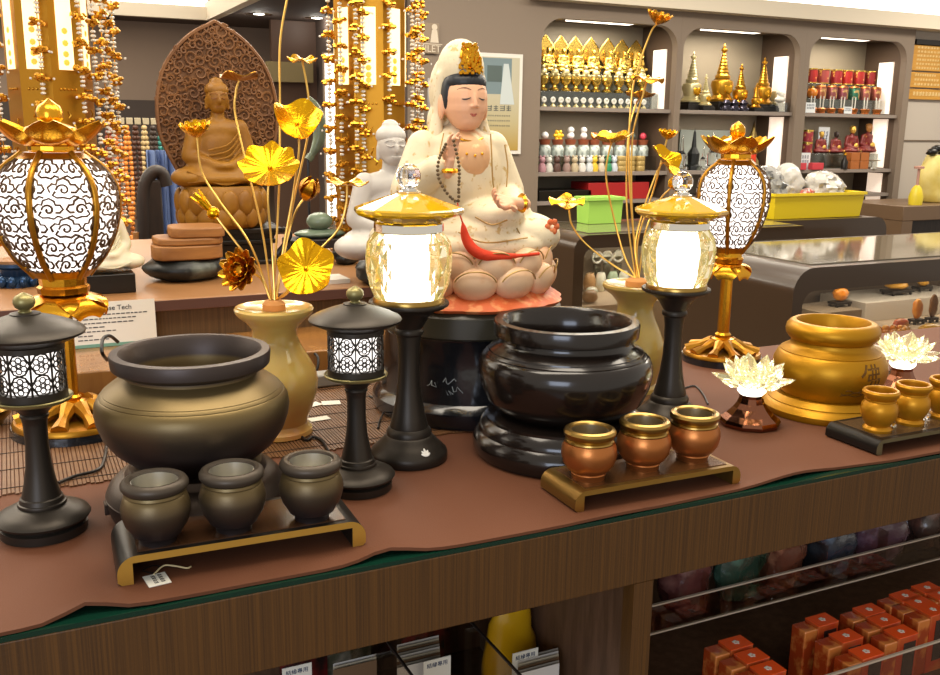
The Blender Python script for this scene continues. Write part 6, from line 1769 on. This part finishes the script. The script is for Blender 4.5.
gcr = pm('lime_plastic', '#9fd05c', .35, 0)
crate(t, 39*k, .10, 26*k, gcr, gcr, 1.06)
# wood counter with yellow crate behind the right showcase
pcn = on_z(765, 222, .95)
t = thing('rear_counter', (3.5, 3.6, 0), 'dark wood counter with rounded end carrying the yellow crate', 'counter')
xe_ = on_z(886, 232, .95).x
yk = 3.62
xe_ = on_y(886, 235, yk).x
poly = [(3.42, 0), (3.42, .95), (xe_-.08, .95)]+[(xe_-.08+.08*math.sin(q*PI/16), .87+.08*math.cos(q*PI/16)) for q in range(1, 9)]+[(xe_, 0)]
W(MB().prism(poly[::-1], 0, .5, Matrix(((1, 0, 0, 0), (0, 0, 1, yk), (0, 1, 0, 0), (0, 0, 0, 1)))), 'body', darkcab, t, angle=30)
p = on_y(817, 221, yk+.02); k = depth(p)/F
t = thing('yellow_crate', Vector((p.x+.045, yk+.24, .9505)), 'yellow plastic crate full of wrapped goods on the rear counter', 'crate')
ycr = pm('yellow_plastic', '#e2c722', .35); wl = 104*k/.9
crate(t, wl, .36, 25*k, ycr, ycr, 1.05)
cx_, cyy, cz = t.location
film = pm('clear_film_bundle', '#d2cdc4', .2, 0, .3, coat=.6, mix=('#b3afa9', 18, .45, .65), bump=(45, 1.0))
for i, (dx, dy, r, m_, lb_) in enumerate(((-.20, .0, (.085, .12, .125), pm('grey_film', '#8f8e8a', .2, 0, .2, coat=.6, mix=('#4a4a4a', 26, .48, .6), bump=(45, 1.0)), 'grey striped wrapped bundle at left in the yellow crate'), (.19, .0, (.11, .12, .11), film, 'clear film bundle at right in the yellow crate'), (.0, .06, (.085, .08, .13), pm('white_film', '#cfcbc3', .2, 0, .3, coat=.6, bump=(45, 1.0)), 'white film bundle in the middle of the yellow crate'), (-.02, -.11, (.06, .035, .07), pm('red_wrap', '#a04028', .3, 0, coat=.5, mix=('#6d6a66', 30, .5, .62)), 'red wrapped item at the front of the yellow crate'))):
    mb = MB(); lumpy(mb, (0, 0, 0), r, 60+i, .2, 40, 26)
    tag(mb.build('wrapped_bundle', m_, loc=(cx_+dx, cyy+dy, cz+.0065+r[2]*1.05), angle=35), lb_, 'bundle')

# ============================================================ goods under the front counter
sh_l, sh_r = .5433, .5153
bk = [pm('booklet_cream', '#b9ad94', .6), pm('booklet_white', '#cfc9c0', .6), pm('booklet_grey', '#8d867a', .6), pm('booklet_brown', '#6b5138', .6)]
bh = .140
def booklets(u, vs, w, label, group, lean=0):
    for i, v in enumerate(vs):
        p = on_z(u, v, sh_l+bh)
        t = thing('booklet', Vector((p.x, p.y, sh_l)), label % ORD[i], 'booklet', group)
        m = bk[(i*7+int(u)) % 4]
        MB().box((w/2, .0016, bh/2), (w-.004, .0024, bh-.004)).build('pages', bk[i % 2], t)
        MB().box((w/2, .0, bh/2), (w, .0008, bh)).build('cover', m, t); 
booklets(397, [645+2.9*i for i in range(9)], .064, 'thin booklet standing in the middle bin under the counter, %s from the back', 'booklets in the middle bin')
booklets(333, [664+3*i for i in range(3)], .062, 'thin booklet standing in the left bin under the counter, %s from the back', 'booklets in the left bin')
booklets(518, [658+3.2*i for i in range(6)], .064, 'thin booklet standing in the right bin under the counter, %s from the back', 'booklets in the right bin')
for (u, v, lb_) in ((296, 664, 'white index card with blue lettering in the left booklet bin'), (436, 657, 'white index card with blue lettering in the middle booklet bin'), (524, 649, 'white index card with blue lettering in the right booklet bin')):
    zc_ = sh_l+bh+.012
    p = on_z(u, v, zc_)
    t = thing('index_card', Vector((p.x, p.y-.004, sh_l)), lb_, 'card')
    hcd = zc_-sh_l; wc = .040
    MB().box((0, 0, hcd/2), (wc, .0012, hcd)).build('card', paper, t)
    vs, fs = text_verts('結緣專用', .0078, .0002)
    MB().add(vs, fs, Matrix.Translation((0, -.0008, hcd-.0085)) @ FRONT).build('lettering', inkblue, t, flat=True)
for (u, v, lb_) in ((386, 640, 'clear divider left of the middle booklet bin'), (470, 621, 'clear divider with dark edge left of the yellow bag')):
    a = on_z(u, v, .73); 
    t = thing('bin_divider', Vector((a.x, yf+.05, sh_l)), lb_, 'divider')
    MB().box2((-.001, 0, 0), (.001, .33, .185)).build('panel', acry, t); MB().box2((-.0015, 0, .1852), (.0015, .33, .188)).build('edge', darkw, t)
# pictures and bag at the back of the bins
p = on_y(508, 640, 1.10)
t = thing('yellow_bag', Vector((p.x, 1.10, sh_l)), 'yellow plastic bag standing behind the right booklet bin', 'bag')
mb = MB(); lumpy(mb, (0, 0, .09), (.042, .02, .115), 71, .16, 30, 20)
for i, q in enumerate(mb.v): mb.v[i] = Vector((q.x, q.y, max(q.z, 0)))
mb.build('bag', pm('yellow_bag_film', '#c99a12', .3, 0, coat=.4, bump=(40, .5)), t, angle=60)
for (u, c1, c2_, lb_) in ((304, '#7a1f1c', '#2c1a16', 'dark red picture card at the back of the left bin'), (350, '#a79a86', '#5c5a44', 'pale picture card at the back of the left bin'), (425, '#2f3d2a', '#8d3b30', 'dark green picture card at the back of the middle bin')):
    p = on_y(u, 650, 1.22)
    o = tag(MB().box((0, 0, .11), (.07, .004, .22)).build('picture_card', pm('pic_'+c1[1:], c1, .5, mix=(c2_, 25, .45, .6)), loc=(p.x, 1.22+.004*(u % 3), sh_l)), lb_, 'card')
# right compartment: clear bin with bags, red boxes in front
yb1 = 1.075
zr1 = on_y(660, 605, yb1).z; zl1 = on_y(660, 631, yb1).z
t = thing('acrylic_bin', (px1+.02, yb1, 0), 'long clear acrylic bin of wrapped bags under the counter at right', 'bin')
xb_ = px1+.004
W(MB().box2((xb_, yb1, zl1), (xr-.01, yb1+.002, zr1)), 'front_wall', acry, t)
W(MB().box2((xb_, yb1-.0012, zr1+.0003), (xr-.01, yb1+.0032, zr1+.0028)), 'rim', pm('acrylic_edge', '#b9a894', .15), t)
W(MB().box2((xb_, yb1-.0012, zl1-.0028), (xr-.01, yb1+.0032, zl1-.0003)), 'rim', MC['acrylic_edge'], t)
W(MB().box2((xb_, yb1+.0033, zl1-.003), (xr-.01, yf+.4195, zl1-.0005)), 'bin_floor', acr, t)
for q in range(7):
    x = on_y(708+q*58, 600, yb1).x
    W(MB().box2((x, yb1+.0035, zl1), (x+.0016, yb1+.10, zr1+.03)), 'divider', acry, t)
bagc = [('#57302e', '#845850', 'dark purple red'), ('#273e32', '#4a6e5d', 'dark green'), ('#62392a', '#96644a', 'brown red'), ('#2b333f', '#55677c', 'dark blue'), ('#4c333d', '#75606f', 'dull violet'), ('#40302a', '#6b473a', 'black brown')]
for i, (u, w) in enumerate(((684, .036), (735, .040), (777, .034), (822, .040), (870, .040), (918, .038))):
    p = on_y(u, 600, yb1+.05)
    mb = MB(); lumpy(mb, (0, 0, .07), (w*1.3, .034, .11), 80+i, .22, 34, 24)
    for k_, q in enumerate(mb.v): mb.v[k_] = Vector((q.x, q.y, max(q.z, 0)))
    a, b, nm_ = bagc[i]
    tag(mb.build('wrapped_bag', pm('bag_'+a[1:], a, .2, 0, coat=.7, mix=(b, 24, .5, .66), bump=(50, 1.0)), loc=(p.x, yb1+.05, zl1), angle=60), nm_+' plastic wrapped bag in the acrylic bin', 'bag', 'wrapped bags in the acrylic bin')
redbox = pm('red_box_card', '#f5581c', .38, 0, coat=.2); redside = pm('red_box_side', '#c2421f', .3, 0, coat=.5, mix=('#c96a2c', 20, .5, .65)); redwin = pm('box_window', '#3c2c2a', .15, 0, coat=.6)
zbx = .62; bw, bd, bhh = .044, .030, zbx-sh_r
cols_ = {'first': [(735.7, 643), (751.7, 656), (768, 669)], 'second': [(822, 620), (846, 636), (866, 652)], 'third': [(869, 610), (884, 620), (901, 632)], 'fourth': [(905, 596), (918, 602), (933, 610)], 'fifth': [(927, 588), (941, 594)]}
proto = None
for cn_, lst in cols_.items():
    for i, (u, v) in enumerate(lst):
        p = on_z(u, v, zbx); p.z = sh_r+.0002
        lb_ = 'red flower marked box, %s from the back in the %s column from left' % (ORD[i], cn_)
        if proto is None:
            proto = thing('red_gift_box', p, lb_, 'box', 'red boxes under the counter')
            MB().box((0, 0, bhh/2), (bw, bd, bhh)).build('carton', redside, proto, bevel=.001)
            MB().box((0, 0, bhh+.0006), (bw, bd, .0010)).build('lid', redbox, proto)
            mb = MB()
            for q in range(5): mb.ball((.0035*math.cos(q*1.257), .0035*math.sin(q*1.257), bhh+.0014), (.0026, .0026, .0006), 8, 4)
            mb.build('flower_mark', pm('mark_white', '#e8dccb', .5), proto)
            MB().box((-bw/2-.0145, 0, bhh*.485), (.028, bd, bhh*.97)).build('clear_case', pm('orange_film_case', '#b0431a', .2, 0, coat=.7, mix=('#d8803c', 30, .5, .6)), proto, bevel=.002)
            MB().box((.004, -bd/2-.0004, bhh*.55), (bw*.6, .0006, bhh*.7)).build('window', redwin, proto)
        else: dup(proto, p, lb_)
yb2 = on_z(880, 662, .68).y-.03
t = thing('acrylic_bin', (px1+.02, yf+.024, 0), 'clear acrylic bin front with pale rim before the red boxes', 'bin')
W(MB().box2((xb_, yf+.024, sh_r+.0002), (xr-.01, yf+.026, on_y(880, 661, yf+.024).z)), 'wall', acry, t)
W(MB().box2((xb_, yf+.0232, on_y(880, 661, yf+.024).z+.0003), (xr-.01, yf+.0268, on_y(880, 659.5, yf+.024).z+.001)), 'rim', MC['acrylic_edge'], t)

# ============================================================ tags and cables on the counter
def price_tag(u, v, rz, w, h, label, z=CT+.0045, lines=True):
    p = on_z(u, v, z); t = thing('price_tag', Vector((p.x, p.y, z)), label, 'tag', rz=rz)
    MB().box((0, 0, .0004), (w, h, .0007)).build('card', paper, t)
    if lines:
        mb = MB(); rnd = random.Random(int(u)); M = Matrix.Translation((0, 0, .0008)) @ Matrix.Rotation(-PI/2, 4, 'Z')
        for k in range(2): glyphs(mb, -h*.4, w*(.12-.3*k), h*.75, w*.18, 4, M, rnd, .0003)
        mb.build('print', ink, t, flat=True)
    return t
tg = price_tag(157, 580, .12, .022, .026, 'white price tag with string lying under the black tray', z=CT+.0004)
MB().tube(curve([(0, .012, .001), (.012, .020, .004), (.022, .016, .003), (.032, .008, .0015), (.037, .010, .001)], 6), .0009, 6).build('string', pm('string_cream', '#cdb98a', .7), tg)
MB().tube(curve([(.002, .012, .0012), (-.008, .022, .003), (.004, .028, .003), (.010, .020, .003)], 6), .0007, 6).build('string', blackw, tg)
price_tag(312, 405, .3, .03, .02, 'white price tag nearest the left vase on the mat', z=MT+.0006, lines=False)
price_tag(331, 403, -.2, .03, .022, 'white price tag beside the pierced lamp column on the mat', z=MT+.0006, lines=False)
price_tag(319, 419, .1, .032, .018, 'white price tag lying in front of the other two on the mat', z=MT+.0006, lines=False)
def cablething(pts, r, m, label, z=MT):
    base = on_z(*pts[0][:2], z); t = thing('power_cable', base, label, 'cable')
    w = []
    for p in pts:
        q = on_z(p[0], p[1], z+r+.0004+(p[2] if len(p) > 2 else 0)); w.append(q-base)
    MB().tube(curve(w, 6), r, 8).build('cord', m, t); return t
cablething([(286, 424), (298, 433), (306, 440), (313, 437), (322, 441), (330, 455), (334, 466)], .0022, cable, 'black cable on the mat from the vase to the pierced lamp')
cablething([(300, 347, .03), (312, 352, .035), (318, 358, .03), (316, 371, .01), (306, 368, .01), (314, 379, .004), (330, 382), (341, 376)], .0025, cable, 'black tangled cable behind the yellow vase')
cablething([(369, 396), (380, 400), (389, 392), (387, 405, .006), (380, 420), (378, 428)], .0016, cable, 'thin black cable beside the tall dark lamp')
cablething([(107, 440, .0), (104, 460), (97, 470), (75, 476), (58, 483)], .0022, cable, 'black cable running over the mat behind the far left lamp')
cablething([(684, 388), (695, 386), (703, 394), (708, 404)], .0016, cable, 'thin cable looping right of the tall lamp column', z=CT)
cablething([(118, 342, .03), (110, 336, .045), (103, 339, .045), (102, 352, .03), (107, 360, .01)], .003, cable, 'black cable loop behind the left burner rim', z=CT+zst+.0004)
p = on_z(325, 388, MT)
t = thing('power_adapter', Vector((p.x, p.y+.02, MT+.0004)), 'grey power adapter with cable between the vase and the pierced lamp', 'adapter')
MB().box((0, 0, .011), (.07, .035, .022)).build('case', pm('adapter_grey', '#8f8b84', .4), t, bevel=.003)
MB().tube([(.035, 0, .011), (.055, -.004, .006), (.07, 0, .004)], .0025, 8).build('lead', cable, t)
pb = on_z(-12, 424, MT)
t = thing('bronze_pot', pb, 'brown bronze pot cut off by the left edge on the mat', 'pot')
lathe_part('body', [(.022, 0), (.024, .006), (.033, .016), (.034, .024), (.028, .033), (.030, .036), (.026, .036), (.024, .02), (0, .02)], bronze, t, seg=30)

# ============================================================ light
w = bpy.data.worlds.new('world'); S.world = w; w.use_nodes = True
bg = w.node_tree.nodes['Background']; bg.inputs['Color'].default_value = (1, .905, .775, 1); bg.inputs['Strength'].default_value = .62
area('overhead_light', (.3, 1.0, 2.55), (0, 0, 0), 1.4, .5, 19, (1, .89, .73))
area('overhead_light', (1.5, 1.6, 2.55), (0, 0, 0), 1.4, .5, 19, (1, .89, .73))
area('overhead_light', (-.6, 2.6, 2.5), (0, 0, 0), 1.2, .6, 20, (1, .89, .73))
area('overhead_light', (3.2, 3.3, 2.5), (0, 0, 0), 2.0, .5, 48, (1, .90, .75))
area('overhead_light', (1.2, 3.6, 2.5), (0, 0, 0), 1.4, .5, 32, (1, .90, .75))
area('overhead_light', (5.9, 3.7, 2.5), (0, 0, 0), 1.2, .5, 30, (1, .90, .75))  # extra unseen light, added to brighten the right wall and price board
area('overhead_light', (0.0, 5.6, 2.0), (0, 0, 0), 1.4, .5, 14, (1, .90, .75))
area('window_light', (-1.6, -1.8, 1.7), (math.radians(72), 0, math.radians(-38)), 1.6, 1.2, 38, (.68, .79, 1))
S.view_settings.view_transform = 'Standard'; S.view_settings.look = 'None'
S.view_settings.exposure = .2; S.view_settings.gamma = 1
S.view_settings.use_curve_mapping = False
S.cycles.max_bounces = 10; S.cycles.transmission_bounces = 8; S.cycles.caustics_reflective = False; S.cycles.caustics_refractive = False
S.cycles.sample_clamp_indirect = 6
S.cycles.use_denoising = True
